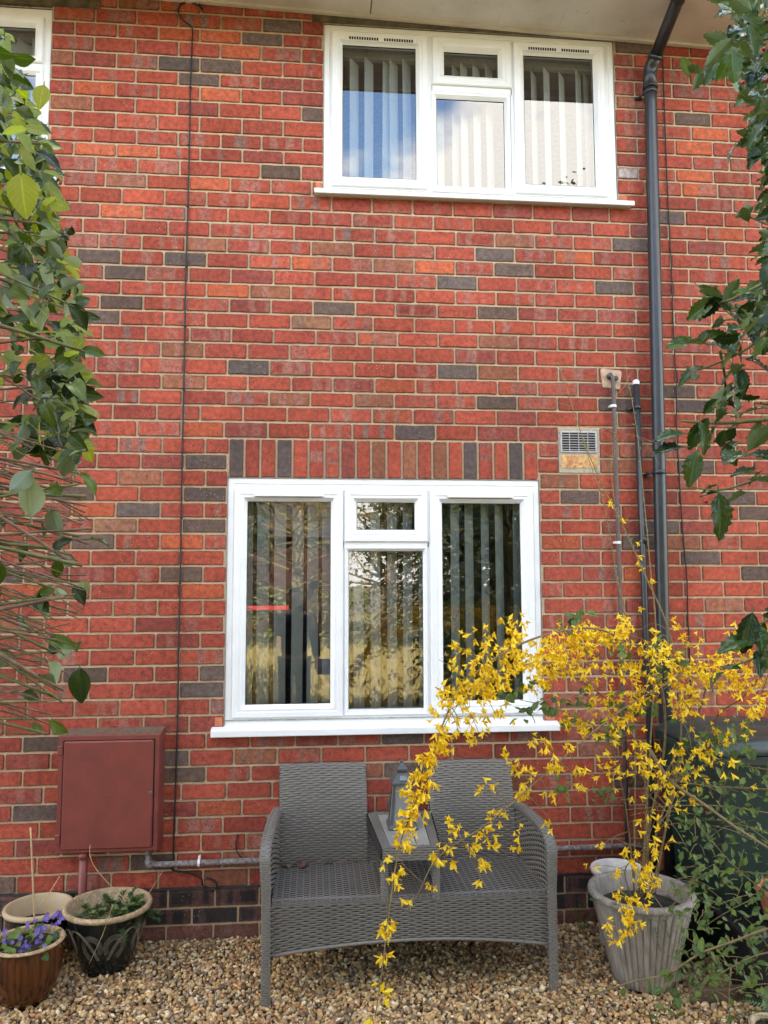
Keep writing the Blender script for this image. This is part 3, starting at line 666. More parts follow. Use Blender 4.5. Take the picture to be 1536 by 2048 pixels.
b = MB(); b.tube([(h1.x, -.035, hz+.02), (h1.x+.003, -.035, hz), (h1.x+.03, -.035, hz-.004)], .021, 14); b.build('elbow', cp.m, hp, True)
c = at(398, 1725, -.035); b = MB(); b.lathe([(.0158, -.006), (.020, -.006), (.020, .006), (.0158, .006)], (0, 0, 0), 14); b.v = [(v[2]+c.x, v[0]-.035, v[1]+hz-.001) for v in b.v]; b.bbox(c.x-.006, c.x+.006, -.03, -.001, hz+.008, hz+.028, .002); b.build('clip', MT['whiteclip'], hp)
# grey DPC line
b = MB(); b.box(-3.3, 3.3, -.003, .02, JZ[55]-.0045, JZ[55]+.0035); b.build('damp_course', simple('bitumen_dpc', (.03, .03, .03), .8), house)

# ================================================================== BENCH
wk = NT('grey_wicker'); p = wk.pos(); f = wk.noise(p, 160, 3, .6); f2 = wk.noise(p, 5, 4)
cc = wk.mix(f, (.075, .066, .057), (.27, .243, .208)); cc = wk.mix(wk.step(f2, .4, .75), cc, wk.mix(.4, cc, (.10, .10, .075)))
wk.set(Base_Color=cc, Roughness=.45); wk.bump(wk.noise(p, 500, 2), .15, .001); WK = wk.m
wdk = simple('wicker_core', (.022, .02, .019), .8)
bench = thing('wicker_bench', 'grey wicker love seat with a small table built between its two backs', 'bench', (.42, -.38, 0))
def weave(Sf, nu, nv, amp=.0034, name='panel', parent=bench, label=None, m=4, fill=.86, flip=False, back=True, closed=False, bulge=.0026):
    """strands along u passing over and under nu stakes; Sf(u,v) -> Vector"""
    V = []; F = []; cols = nu*m+1
    eps = 1e-3
    def nrm(u, v):
        a = Sf(min(u+eps, 1), v)-Sf(max(u-eps, 0), v); b_ = Sf(u, min(v+eps, 1))-Sf(u, max(v-eps, 0)); n_ = a.cross(b_)
        n_ = n_.normalized() if n_.length > 1e-12 else Vector((0, 0, 1)); return -n_ if flip else n_
    for j in range(nv):
        vc = (j+.5)/nv; hw = .5/nv*fill; o = len(V)
        for i in range(cols):
            u = i/(cols-1); s_ = math.cos(math.pi*(u*nu+j)); s_ = math.copysign(abs(s_)**.6, s_); n_ = nrm(u, vc)
            jit = random.uniform(-.0004, .0004)
            for dv, hh in ((-hw, 0.), (0., bulge), (hw, 0.)):
                V.append(Sf(u, min(1, max(0, vc+dv)))+n_*(amp*s_+hh+jit))
        for i in range(cols-1):
            for k in range(2): a = o+i*3+k; q = (a, a+3, a+4, a+1); F.append(q if not flip else q[::-1])
    b = MB(); b.add(V, F); po_ = b.build(name, WK, parent, True)
    if label: po_['label'] = label
    if back:
        V = []; F = []; N = 14
        for i in range(N+1):
            for k in range(N+1): u, v = i/N, k/N; V.append(Sf(u, v)-nrm(u, v)*.004)
        for i in range(N):
            for k in range(N): a = i*(N+1)+k; F.append((a, a+1, a+N+2, a+N+1))
        b = MB(); b.add(V, F); b.build('core', wdk, po_)
    return po_
BX0, BX1 = -.165, 1.035
def lerp(a, b_, t): return a+(b_-a)*t
def backrest(x0t, x1t, x0b, x1b, crown):
    def Sf(u, v):
        x = lerp(lerp(x0b, x1b, u), lerp(x0t, x1t, u), v); z = lerp(.395, .855+crown*4*u*(1-u), v)
        y = lerp(-.165, -.075, v)-.02*math.sin(math.pi*v)+.012*math.sin(math.pi*u); return Vector((x, y, z))
    weave(Sf, 14, 42, name='backrest')
    def Tf(u, v):      # rolled top
        x = lerp(x0t, x1t, u); z = .855+crown*4*u*(1-u); a = math.pi*v; return Vector((x, -.075+.012*math.sin(math.pi*u)+.014-.014*math.cos(a), z+.012*math.sin(a)))
    weave(Tf, 14, 5, name='backrest_edge', amp=.001)
    def Rf(u, v):
        x = lerp(lerp(x0b, x1b, u), lerp(x0t, x1t, u), v); z = lerp(.395, .855+crown*4*u*(1-u), v); return Vector((x, lerp(-.165, -.075, v)+.045, z))
    weave(Rf, 14, 42, name='backrest_rear', flip=True)
    for xs_b, xs_t, fl in ((x0b, x0t, False), (x1b, x1t, True)):
        def Ef(u, v): return Vector((lerp(xs_b, xs_t, v), lerp(-.165, -.075, v)+.035*u-.004, lerp(.395, .855, v)))
        weave(Ef, 2, 42, name='backrest_side', flip=not fl, amp=.0012)
backrest(-.172, .268, -.165, .272, .006); backrest(.592, 1.025, .586, 1.03, .006)
# centre back panel below the table
def Cf(u, v): return Vector((lerp(.272, .586, u), -.15+.02*v, lerp(.395, .62, v)))
weave(Cf, 10, 20, name='centre_back')
# seat with rolled front and apron
def seat(x0, x1, nu, name, dip=.0):
    def Sf(u, v):
        if v < .8: t = v/.8; return Vector((lerp(x0, x1, u), lerp(-.14, -.60, t), .412+.006*t-dip*math.sin(math.pi*t)))
        t = (v-.8)/.2; a = t*math.pi/2; return Vector((lerp(x0, x1, u), -.60-.022*math.sin(a), .418-.022*(1-math.cos(a))))
    weave(Sf, nu, 46, name=name, flip=True, amp=.003)
seat(-.178, .30, 16, 'seat'); seat(.555, 1.05, 16, 'seat'); seat(.30, .555, 8, 'centre_seat', .012)
def Af(u, v): x = lerp(-.186, 1.056, u); zb = .188+.047*math.sin(math.pi*u)**.8; return Vector((x, -.622, lerp(zb, .398, v)))
weave(Af, 40, 19, name='apron')
b = MB(); b.tube([Af(k/40, 0) for k in range(41)], .008, 8); b.build('apron_edge', WK, bench, True)
# arms: woven side, rolled top running down into the front leg
def arm(sx, xb0, xf):
    path = cr_spline([(xb0, -.10, .655), (lerp(xb0, xf, .35), -.26, .668), (lerp(xb0, xf, .75), -.44, .665), (xf, -.56, .645), (xf+sx*.003, -.612, .605), (xf, -.628, .54), (xf-sx*.004, -.632, .40), (xf-sx*.004, -.634, .2), (xf-sx*.006, -.636, -.005)], 5)
    L = [0]
    for a, b_ in zip(path, path[1:]): L.append(L[-1]+(b_-a).length)
    def P(t):
        d = t*L[-1]
        for i in range(len(L)-1):
            if d <= L[i+1]+1e-9: return path[i].lerp(path[i+1], (d-L[i])/(L[i+1]-L[i]))
        return path[-1]
    def Tf(u, v):
        c = P(v); t = (P(min(1, v+.01))-P(max(0, v-.01))).normalized(); side = Vector((1, 0, 0)); up = side.cross(t).normalized()
        top = max(0, min(1, (c.z-.45)/.15)); hw = .019+.005*top; hh = .017; a = 2*math.pi*u
        ca, sa = math.cos(a), math.sin(a); e = .6
        return c+side*(hw*math.copysign(abs(ca)**e, ca))+up*(hh*math.copysign(abs(sa)**e, sa))
    weave(Tf, 10, 120, name='arm_rail', flip=True, amp=.0012, m=3, fill=.95, bulge=.0018)
    pts = [P(k/200) for k in range(140)]
    def ztop(y):
        best = min((p for p in pts if p.z > .52), key=lambda p: abs(p.y-y)); return best.z-.01
    def xat(y): t = (y+.10)/(-.52); return lerp(xb0, xf, min(1, max(0, t)))
    for off, fl in ((-.012, sx > 0), (.012, sx < 0)):
        def Sf(u, v):
            y = lerp(-.10, -.622, u); x = xat(y)-sx*off*-1*1.0
            return Vector((x, y, lerp(.20, ztop(y), v)))
        weave(Sf, 16, 40, name='arm_side', flip=(off < 0) != (sx > 0), amp=.003)
arm(-1, -.178, -.206); arm(1, 1.043, 1.070)
for x in (-.17, 1.04):
    b = MB(); b.tube([(x, -.06, 0), (x, -.09, .42), (x, -.05, .66)], .018, 10); b.build('rear_leg', WK, bench, True)
# small table between the backs
ZT = .632
def tx(u, v): return lerp(lerp(.272, .592, u), lerp(.303, .556, u), v)      # v: back 0 -> front 1
def rim(u0, u1, v0, v1, nu, nv, name):
    def Sf(u, v):
        uu, vv = lerp(u0, u1, u), lerp(v0, v1, v); return Vector((tx(uu, vv), lerp(-.115, -.655, vv), ZT+.004))
    return Sf
weave(rim(0, .14, 0, 1, 4, 50, 'r'), 4, 50, name='table_rim', flip=True, amp=.001, bulge=.0015); weave(rim(.86, 1, 0, 1, 4, 50, 'r'), 4, 50, name='table_rim', flip=True, amp=.001, bulge=.0015)
weave(rim(.14, .86, .93, 1, 10, 4, 'r'), 10, 4, name='table_rim', flip=True, amp=.001, bulge=.0015); weave(rim(.14, .86, 0, .06, 10, 4, 'r'), 10, 4, name='table_rim', flip=True, amp=.001, bulge=.0015)
for side in range(4):
    def Ef(u, v):
        uu, vv = [(u, 1), (0, u), (1, u), (u, 0)][side]; o_ = [(0, -.004), (-.004, 0), (.004, 0), (0, .004)][side]
        return Vector((tx(uu, vv)+o_[0], lerp(-.115, -.655, vv)+o_[1], lerp(ZT-.05, ZT+.003, v)))
    weave(Ef, 12 if side in (0, 3) else 18, 5, name='table_edge', flip=side in (1, 3), amp=.0012)
tp = NT('grey_composite_board'); p = tp.pos(); f = tp.noise(p, 12, 5, .65); tp.set(Base_Color=tp.mix(tp.step(f, .3, .7), (.29, .28, .245), (.20, .205, .19)), Roughness=.5)
for k in range(3):
    u0, u1 = .145+.71*k/3+.006, .145+.71*(k+1)/3-.006
    b = MB(); zt = ZT+.003; v0_, v1_ = .062, .928
    c = [(tx(u0, v0_), lerp(-.115, -.655, v0_)), (tx(u1, v0_), lerp(-.115, -.655, v0_)), (tx(u1, v1_), lerp(-.115, -.655, v1_)), (tx(u0, v1_), lerp(-.115, -.655, v1_))]
    b.add([(x, y, zt) for x, y in c]+[(x, y, zt-.012) for x, y in c], [(3,2,1,0),(4,5,6,7),(0,1,5,4),(1,2,6,5),(2,3,7,6),(3,0,4,7)]); b.build('table_slat', tp.m, bench)
for x in (.315, .545):
    def Lf(u, v):
        a = 2*math.pi*u; return Vector((x+.017*math.cos(a), -.612+.017*math.sin(a), lerp(.40, ZT-.04, v)))
    weave(Lf, 6, 24, name='table_post', amp=.0008, flip=False)
# dead leaves caught on the seat
lm_ = simple('dead_leaf', (.13, .06, .035), .8, .4, 60)
b = MB(); rr = random.Random(5)
for k in range(60):
    t = rr.random(); x = -.15+rr.random()**1.6*.42; y = -.17-rr.random()**2*.05
    if k < 9: x = -.15+.11*rr.random(); y = -.19-.05*rr.random()
    if k > 52: x = rr.uniform(-.15, .25); y = rr.uniform(-.5, -.2)
    s_ = rr.uniform(.006, .013)*(1.7 if k < 9 else 1); a = rr.random()*6.28; c = Vector((x, y, .423+rr.random()*.012))
    d1 = Vector((math.cos(a), math.sin(a), rr.uniform(-.3, .5)))*s_; d2 = Vector((-math.sin(a), math.cos(a), rr.uniform(-.3, .5)))*s_*.6
    b.add([c-d1, c+d2, c+d1, c-d2, c+Vector((0, 0, .003))], [(0,1,4),(1,2,4),(2,3,4),(3,0,4)])
tag(b.build('dead_leaves', lm_), 'dry brown leaf litter caught along the back of the bench seat', 'leaf litter', kind='stuff')
# ================================================================== LANTERN
ln = thing('lantern', 'grey metal garden lantern with pointed roof on the bench table', 'lantern', (.421, -.33, ZT+.004))
lmt = simple('grey_lantern_metal', (.065, .068, .068), .45, .12, 30); lx, ly, lz = .424, -.345, ZT+.0045
def frustum(mb, w0, w1, za, zb_): mb.add([(lx-w0,ly-w0,za),(lx+w0,ly-w0,za),(lx+w0,ly+w0,za),(lx-w0,ly+w0,za),(lx-w1,ly-w1,zb_),(lx+w1,ly-w1,zb_),(lx+w1,ly+w1,zb_),(lx-w1,ly+w1,zb_)], [(0,3,2,1),(4,5,6,7),(0,1,5,4),(1,2,6,5),(2,3,7,6),(3,0,4,7)])
b = MB(); frustum(b, .070, .070, lz, lz+.008); frustum(b, .070, .062, lz+.008, lz+.022); b.build('base', lmt, ln)
for sx_ in (-1, 1):
    for sy_ in (-1, 1):
        b = MB(); b.add([(lx+sx_*(.060-d0), ly+sy_*(.060-d1), lz+.022) for d0, d1 in ((0,0),(.013,0),(.013,.013),(0,.013))]+[(lx+sx_*(.044-d0), ly+sy_*(.044-d1), lz+.205) for d0, d1 in ((0,0),(.011,0),(.011,.011),(0,.011))], [(0,1,5,4),(1,2,6,5),(2,3,7,6),(3,0,4,7)]); b.build('post', lmt, ln)
fg = NT('frosted_pane'); fg.set(Base_Color=(.19, .20, .20), Roughness=.35)
for k in range(4):
    a = k*math.pi/2; R_ = Matrix.Rotation(a, 3, 'Z'); b = MB(); pv = [(-.050,-.0555,.022),(.050,-.0555,.022),(.036,-.0395,.205),(-.036,-.0395,.205)]
    b.add([R_ @ Vector(v)+Vector((lx, ly, lz)) for v in pv], [(0,1,2,3)]); b.build('pane', fg.m, ln)
b = MB(); frustum(b, .052, .052, lz+.203, lz+.212); frustum(b, .052, .024, lz+.212, lz+.252); ro_ = b.build('roof', lmt, ln)
b = MB(); frustum(b, .021, .021, lz+.252, lz+.262); frustum(b, .026, .026, lz+.262, lz+.270); frustum(b, .026, .006, lz+.270, lz+.298); b.lathe([(.0, .292), (.006, .296), (.0085, .302), (.006, .309), (0, .311)], (lx, ly, lz), 10); b.build('cap', lmt, ln)
b = MB(); b.tube([(lx+.022*math.cos(a), ly+.004, lz+.296+.022*math.sin(a)*.9) for a in [math.pi*(.15+.9*k/12) for k in range(13)]], .0016, 6); b.build('ring', MT['cable'], ln)
b = MB(); b.add([(lx-.016, ly-.0465, lz+.222), (lx+.020, ly-.0465, lz+.222), (lx+.017, ly-.034, lz+.241), (lx-.013, ly-.034, lz+.241)], [(0,1,2,3)]); so_ = b.build('solar_cell', simple('solar_glass', (.10, .13, .17), .1), ro_)
md = so_.modifiers.new('t', 'SOLIDIFY'); md.thickness = .004; md.offset = 1
# ================================================================== POTS AND BINS
def pot(name, label, c, rt, rbm, h, mat_out, mat_rim, rimw=.02, rimh=.025, soil=.75, belly=0., rf=None, tilt=None, n=48):
    t = thing(name, label, 'plant pot', c, 'plant pots standing along the wall'); M = tilt
    def rad(s_): return lerp(rbm, rt-.006, s_)+belly*math.sin(math.pi*s_)
    prof = [(0, .004), (rbm*.9, .002), (rbm, .008)]+[(rad(k/10), .008+(h-rimh-.008)*k/10) for k in range(1, 11)]
    b = MB(); b.lathe(prof, c, n, rf, M); b.build('body', mat_out, t, True)
    r1 = rad(1.); b = MB(); b.lathe([(r1-.004, h-rimh), (rt+.004, h-rimh+.003), (rt+.007, h-rimh*.5), (rt+.003, h-.003), (rt-.004, h), (rt-rimw+.003, h-.002), (rt-rimw, h-.007), (rad(soil)-rimw*.8, h*soil)], c, n, None, M); b.build('rim', mat_rim, t, True)
    b = MB(); N = 24; rs = rad(soil)-rimw*.7; V = [(0, 0, h*soil+.012)]+[(rs*math.cos(2*math.pi*k/N), rs*math.sin(2*math.pi*k/N), h*soil+random.uniform(-.004, .004)) for k in range(N)]
    if M: V = [tuple(M @ Vector(v)) for v in V]
    b.add([(v[0]+c[0], v[1]+c[1], v[2]+c[2]) for v in V], [(0, 1+k, 1+(k+1) % N) for k in range(N)]); b.build('soil', MT['soil'], t)
    return t
dg = NT('black_glaze'); p = dg.pos(); dg.set(Base_Color=dg.mix(dg.noise(p, 8, 4), (.008, .010, .010), (.016, .020, .018)), Roughness=.13)
cream = NT('worn_cream_rim'); p = cream.pos(); f = cream.noise(p, 60, 5, .7); cream.set(Base_Color=cream.mix(cream.step(f, .35, .62), (.52, .38, .22), (.30, .20, .11)), Roughness=.75)
cream2 = NT('cream_rim'); p = cream2.pos(); f = cream2.noise(p, 20, 5, .6); cream2.set(Base_Color=cream2.mix(f, (.50, .38, .22), (.38, .28, .16)), Roughness=.6)
bgz = NT('brown_glaze'); p = bgz.pos(); mpn = bgz('Mapping', i_Scale=(60, 60, 4)); bgz.l.new(p, mpn.inputs[0]); f = bgz.noise(mpn.outputs[0], 1, 4, .6); bgz.set(Base_Color=bgz.mix(bgz.step(f, .3, .7), (.030, .010, .005), (.115, .036, .010)), Roughness=.15)
PA = (-.972, -.212, .0); ptA = pot('swirl_pot', 'black glazed plant pot with white swirl lines and cream rim', PA, .197, .115, .285, dg.m, cream.m, .015, .026, .74)
# engraved swirl lines on the front of the pot
sw = simple('swirl_line', (.42, .38, .30), .7)
def onpot(a, z): s_ = max(0, min(1, (z-.008)/.245)); r = lerp(.115, .191, s_)+.0012; return Vector((PA[0]+r*math.sin(a), PA[1]-r*math.cos(a), PA[2]+z))
def swirl(a0, mir, sc_=1.0):
    for k in range(5):
        o_ = k*.0042; pts = []
        for t in np.linspace(0, 1, 40):
            th = math.radians(-35+285*t); rr_ = (.026+o_)*sc_
            pts.append(onpot(a0+mir*(rr_*math.cos(th)*1.15)/.16, .140+rr_*math.sin(th)*1.45))
        b_.tube(pts, .00042, 4)
        pts = [onpot(a0+mir*(lerp(-.075, .022, t**.8)+o_*.9)/.16, .215-.135*t**1.3) for t in np.linspace(0, 1, 24)]
        b_.tube(pts, .00042, 4)
b_ = MB(); swirl(-.20, 1); swirl(.45, -1); swirl(1.3, 1); swirl(-1.1, -1); b_.build('swirl_lines', sw, ptA)
PB = (-1.25, -.475, .0); pot('brown_pot', 'brown glazed plant pot full of purple flowers at the left edge', PB, .150, .105, .245, bgz.m, cream.m, .016, .014, .86, .022)
PC = (-1.31, -.160, .0); pot('cream_rim_pot', 'dark pot with a thick cream rim, nearly empty, against the wall', PC, .152, .10, .268, dg.m, cream2.m, .015, .026, .66)
gst = NT('grey_wood_effect'); p = gst.pos(); mpn = gst('Mapping', i_Scale=(45, 45, 2)); gst.l.new(p, mpn.inputs[0]); f = gst.noise(mpn.outputs[0], 1, 5, .6)
gst.set(Base_Color=gst.mix(gst.step(f, .3, .7), (.20, .17, .14), (.34, .30, .25)), Roughness=.75)
PG = (1.498, -.585, .0); fl = lambda w, i: 1-(.05*max(0, 1-abs(math.sin(w*21))/.5) if 2 <= i < 12 else 0)
pot('ribbed_grey_pot', 'tall grey ribbed plant pot holding the yellow forsythia', PG, .232, .135, .40, gst.m, gst.m, .026, .030, .80, 0, fl, None, 336)
PW = (1.53, -.235, .0); pot('white_pot', 'white rimmed pot standing behind the grey ribbed pot', PW, .132, .095, .37, simple('white_plastic', (.62, .60, .56), .45), simple('white_plastic_rim', (.72, .70, .66), .45), .018, .03, .8)
blk = simple('black_plastic', (.012, .012, .013), .35, .2, 30)
pot('black_pot', 'black plastic nursery pot between the grey pot and the bin', (1.80, -.36, 0), .14, .10, .30, blk, blk, .01, .02, .85)
pot('terracotta_pot', 'terracotta pot edge at the far right, on the black box', (2.10, -.74, .30), .12, .09, .14, simple('terracotta', (.36, .11, .055), .85), simple('terracotta_rim', (.38, .12, .06), .85), .012, .03, .85)
pot('buff_pot', 'pale buff pot rim in the bottom right corner', (1.835, -1.045, -.12), .085, .06, .16, cream2.m, cream2.m, .012, .02, .85)
bx = thing('black_box', 'black plastic recycling box on the gravel in front of the bin', 'box', (2.0, -.72, 0))
b = MB(); X0, X1, Y0, Y1 = 1.84, 2.30, -.88, -.58; b.add([(X0+.03,Y0+.03,0),(X1-.03,Y0+.03,0),(X1-.03,Y1-.03,0),(X0+.03,Y1-.03,0),(X0,Y0,.29),(X1,Y0,.29),(X1,Y1,.29),(X0,Y1,.29)], [(0,3,2,1),(4,5,6,7),(0,1,5,4),(1,2,6,5),(2,3,7,6),(3,0,4,7)]); b.build('body', blk, bx)
b = MB(); b.ring(X0-.012, X1+.012, Y0-.012, Y1+.012, [(0, 0), (0, .02), (.006, .025), (.03, .025), (.03, .0)]); b.v = [(v[0], v[2], v[1]+.28) for v in b.v]; b.build('rim', blk, bx)
bn = thing('wheelie_bin', 'dark green wheelie bin with domed lid behind the forsythia', 'wheelie bin', (2.12, -.35, 0))
gp = simple('green_bin_plastic', (.014, .032, .026), .42, .15, 20, .05, 300); lid_m = simple('bin_lid_plastic', (.028, .045, .042), .38, .2, 9, .05, 300)
b = MB(); X0, X1, Y0, Y1, H = 1.845, 2.42, -.70, -.08, 1.02
b.add([(X0+.06,Y0+.12,.06),(X1-.06,Y0+.12,.06),(X1-.06,Y1-.04,.06),(X0+.06,Y1-.04,.06),(X0,Y0,H),(X1,Y0,H),(X1,Y1,H),(X0,Y1,H)], [(0,3,2,1),(0,1,5,4),(1,2,6,5),(2,3,7,6),(3,0,4,7)]); bo = b.build('body', gp, bn)
b = MB(); b.ring(X0-.02, X1+.02, Y0-.02, Y1+.02, [(.02, 0), (0, .0), (0, .035), (.02, .04), (.02, 0)]); b.v = [(v[0], v[2], v[1]+H-.05) for v in b.v]; b.build('collar', gp, bn)
def lidp(u, v):
    e = 1-(2*abs(u-.5))**6; g_ = 1-(2*abs(v-.5))**6; return Vector((lerp(X0-.03, X1+.03, u), lerp(Y0-.04, Y1+.02, v), H-.005+.075*(e*g_)**.5+.018*math.sin(math.pi*u)*math.sin(math.pi*v)-.012*(abs(u-.5) < .30 and .12 < v < .5)))
V = [lidp(i/24, k/24) for i in range(25) for k in range(25)]; b = MB(); b.add(V, [(i*25+k, (i+1)*25+k, (i+1)*25+k+1, i*25+k+1) for i in range(24) for k in range(24)]); lo = b.build('lid', lid_m, bn, True)
md = lo.modifiers.new('t', 'SOLIDIFY'); md.thickness = .006; md.offset = -1
b = MB(); b.tube([(X0+.06, Y1+.01, H-.02), (X0+.06, Y1+.045, H), (X1-.06, Y1+.045, H), (X1-.06, Y1+.01, H-.02)], .014, 10); b.build('handle', gp, bn, True)
for x in (X0+.03, X1-.03): b = MB(); b.lathe([(0, -.022), (.085, -.022), (.1, -.015), (.1, .015), (.085, .022), (0, .022)], (0, 0, 0), 24); b.v = [(v[2]+x, v[0]+Y1-.06, v[1]+.1) for v in b.v]; b.build('wheel', blk, bn, True)
b = MB(); b.bbox(1.62, 2.6, -.80, -.765, -.03, .055, .006); tag(b.build('timber_edging', simple('old_timber', (.12, .07, .04), .9, .4, 12, .6, 60)), 'old brown timber edging board on the gravel by the black box', 'board')
# ================================================================== GRAVEL (nobody could count it)
rg = np.random.default_rng(3)
phi = (1+5**.5)/2
ico = np.array([(-1,phi,0),(1,phi,0),(-1,-phi,0),(1,-phi,0),(0,-1,phi),(0,1,phi),(0,-1,-phi),(0,1,-phi),(phi,0,-1),(phi,0,1),(-phi,0,-1),(-phi,0,1)])/math.sqrt(1+phi*phi)
icf = np.array([(0,11,5),(0,5,1),(0,1,7),(0,7,10),(0,10,11),(1,5,9),(5,11,4),(11,10,2),(10,7,6),(7,1,8),(3,9,4),(3,4,2),(3,2,6),(3,6,8),(3,8,9),(4,9,5),(2,4,11),(6,2,10),(8,6,7),(9,8,1)])
def sub_ico():
    V = [tuple(v) for v in ico]; cache = {}; F = []
    def mid(a, b):
        k = (min(a, b), max(a, b))
        if k not in cache: m_ = (np.array(V[a])+np.array(V[b])); m_ /= np.linalg.norm(m_); cache[k] = len(V); V.append(tuple(m_))
        return cache[k]
    for a, b, c in icf:
        ab, bc, ca = mid(a, b), mid(b, c), mid(c, a); F += [(a, ab, ca), (b, bc, ab), (c, ca, bc), (ab, bc, ca)]
    return np.array(V), np.array(F)
sv, sf = sub_ico()
def pebbles(name, P, R, base, faces, mat):
    N = len(P); nv = len(base)
    D = base[None]*(1+rg.normal(0, .13, (N, nv, 1))); D = D*np.stack([rg.uniform(.8, 1.45, N), rg.uniform(.75, 1.1, N), rg.uniform(.45, .8, N)], 1)[:, None, :]
    q = rg.normal(size=(N, 4)); q[:, 1:3] *= .45; q[:, 0] = rg.normal(size=N); q /= np.linalg.norm(q, axis=1, keepdims=True); w, x, y, z = q.T
    Rm = np.stack([1-2*(y*y+z*z), 2*(x*y-z*w), 2*(x*z+y*w), 2*(x*y+z*w), 1-2*(x*x+z*z), 2*(y*z-x*w), 2*(x*z-y*w), 2*(y*z+x*w), 1-2*(x*x+y*y)], 1).reshape(N, 3, 3)
    Vv = np.einsum('nij,nkj->nki', Rm, D)*R[:, None, None]+P[:, None, :]
    Ff = (faces[None]+np.arange(N)[:, None, None]*nv).reshape(-1)
    me = bpy.data.meshes.new(name); nt = N*len(faces); me.vertices.add(N*nv); me.vertices.foreach_set('co', Vv.reshape(-1).astype('f4'))
    me.loops.add(nt*3); me.loops.foreach_set('vertex_index', Ff.astype('i4')); me.polygons.add(nt); me.polygons.foreach_set('loop_start', np.arange(0, nt*3, 3, dtype='i4'))
    me.update(); me.validate(); me.polygons.foreach_set('use_smooth', np.ones(nt, bool))
    pal = np.array([(.48,.34,.18),(.36,.235,.12),(.23,.145,.078),(.54,.43,.29),(.13,.09,.058),(.42,.22,.10),(.31,.25,.18),(.62,.54,.41),(.18,.14,.105),(.44,.31,.155)])
    pal = pal*np.array([1.08, 1., .84]); c = pal[rg.choice(10, N, p=[.17,.15,.15,.12,.11,.05,.09,.05,.05,.06])]*rg.uniform(.85, 1.4, (N, 1)); C = np.concatenate([np.repeat(c, nv, 0), np.ones((N*nv, 1))], 1)
    a = me.attributes.new('pcol', 'FLOAT_COLOR', 'POINT'); a.data.foreach_set('color', C.reshape(-1).astype('f4')); me.materials.append(mat)
    return obj(name, me)
pmat = mk_attr('pebble', 'pcol', .75, .35, .3, 300, .18, 180)
gx, gy = np.meshgrid(np.arange(-1.75, 2.5, .0148), np.arange(-1.15, -.004, .0148)); N = gx.size
P = np.stack([gx.ravel()+rg.uniform(-.008, .008, N), gy.ravel()+rg.uniform(-.008, .008, N), -.008+rg.uniform(-.004, .008, N)], 1); R = rg.uniform(.0068, .0130, N)*rg.choice([1, 1.25, 1.5], N, p=[.75, .19, .06])
P[:, 2] += .012*np.exp(-((P[:, 1]+.05)/.12)**2)          # heaped a little against the wall
keep = np.ones(N, bool)
for (cx_, cy_, rr_) in ((PA[0], PA[1], .10), (PB[0], PB[1], .095), (PC[0], PC[1], .09), (PG[0], PG[1], .12), (PW[0], PW[1], .09)): keep &= (P[:, 0]-cx_)**2+(P[:, 1]-cy_)**2 > rr_**2
P, R = P[keep], R[keep]
tag(pebbles('gravel', P, R, ico, icf, pmat), 'loose buff and brown gravel covering the ground below the wall', 'gravel', kind='stuff')

# ================================================================== PLANT HELPERS
def leaf_mesh(name, L, Wd, mat, seed=0, curl=.25, fold=.25, wave=.04, spiny=False, nseg=7, peak=.45):
    r = random.Random(seed); V = []; UV = []; F = []; cols = (-1, -.55, 0, .55, 1)
    if spiny: nseg = 14
    for i in range(nseg+1):
        t = i/nseg; s_ = t**(math.log(.5)/math.log(peak)); w = Wd/2*max(.02, math.sin(math.pi*min(.985, max(.0, s_))))**.8
        y = L*(t-.0); zc = -curl*L*t*t
        sp_ = 0
        if spiny and 0 < i < nseg: w *= 1.10 if i % 2 else .90; sp_ = (.05 if i % 2 else -.02)*L*.8
        if spiny and i == nseg: w = .0005
        for c in cols:
            x = w*c; z = zc+fold*abs(x)+(wave*L*math.sin(t*9+c*2+seed) if abs(c) == 1 else 0)+(sp_*(1 if (i//2+seed) % 2 else -.35) if abs(c) == 1 else 0)
            V.append((x, y+(.025*L if spiny and abs(c) == 1 and i % 2 else 0), z)); UV.append((c/2+.5, t))
    for i in range(nseg):
        for k in range(4): a = i*5+k; F.append((a, a+1, a+6, a+5))
    st = len(V)      # petiole
    for k in range(3): a = 2*math.pi*k/3; V += [(.0011*math.cos(a), 0.003, .0011*math.sin(a)), (.0012*math.cos(a), -.14*L, .0012*math.sin(a)+.03*L)]; UV += [(.5, 0), (.5, 0)]
    for k in range(3): a, b = st+2*k, st+2*((k+1) % 3); F.append((a, a+1, b+1, b))
    me = bpy.data.meshes.new(name); me.from_pydata(V, [], F); me.update(); uvl = me.uv_layers.new(name='UVMap')
    for lp in me.loops: uvl.data[lp.index].uv = UV[lp.vertex_index]
    me.polygons.foreach_set('use_smooth', [True]*len(me.polygons)); me.materials.append(mat); return me
def frame_m(p, d, nrm, sc=1.):
    y = Vector(d).normalized(); z = Vector(nrm); z = (z-y*z.dot(y)); z = z.normalized() if z.length > 1e-6 else y.orthogonal().normalized(); x = y.cross(z)
    M = Matrix((x, y, z)).transposed().to_4x4(); M = M @ Matrix.Diagonal((sc, sc, sc, 1)); M.translation = p; return M
def put(name, me, p, d, nrm, parent, sc=1.):
    o = obj(name, me, None, parent); o.matrix_basis = frame_m(Vector(p), d, nrm, sc); return o
def rvec(r, s=1.): return Vector((r.gauss(0, s), r.gauss(0, s), r.gauss(0, s)))
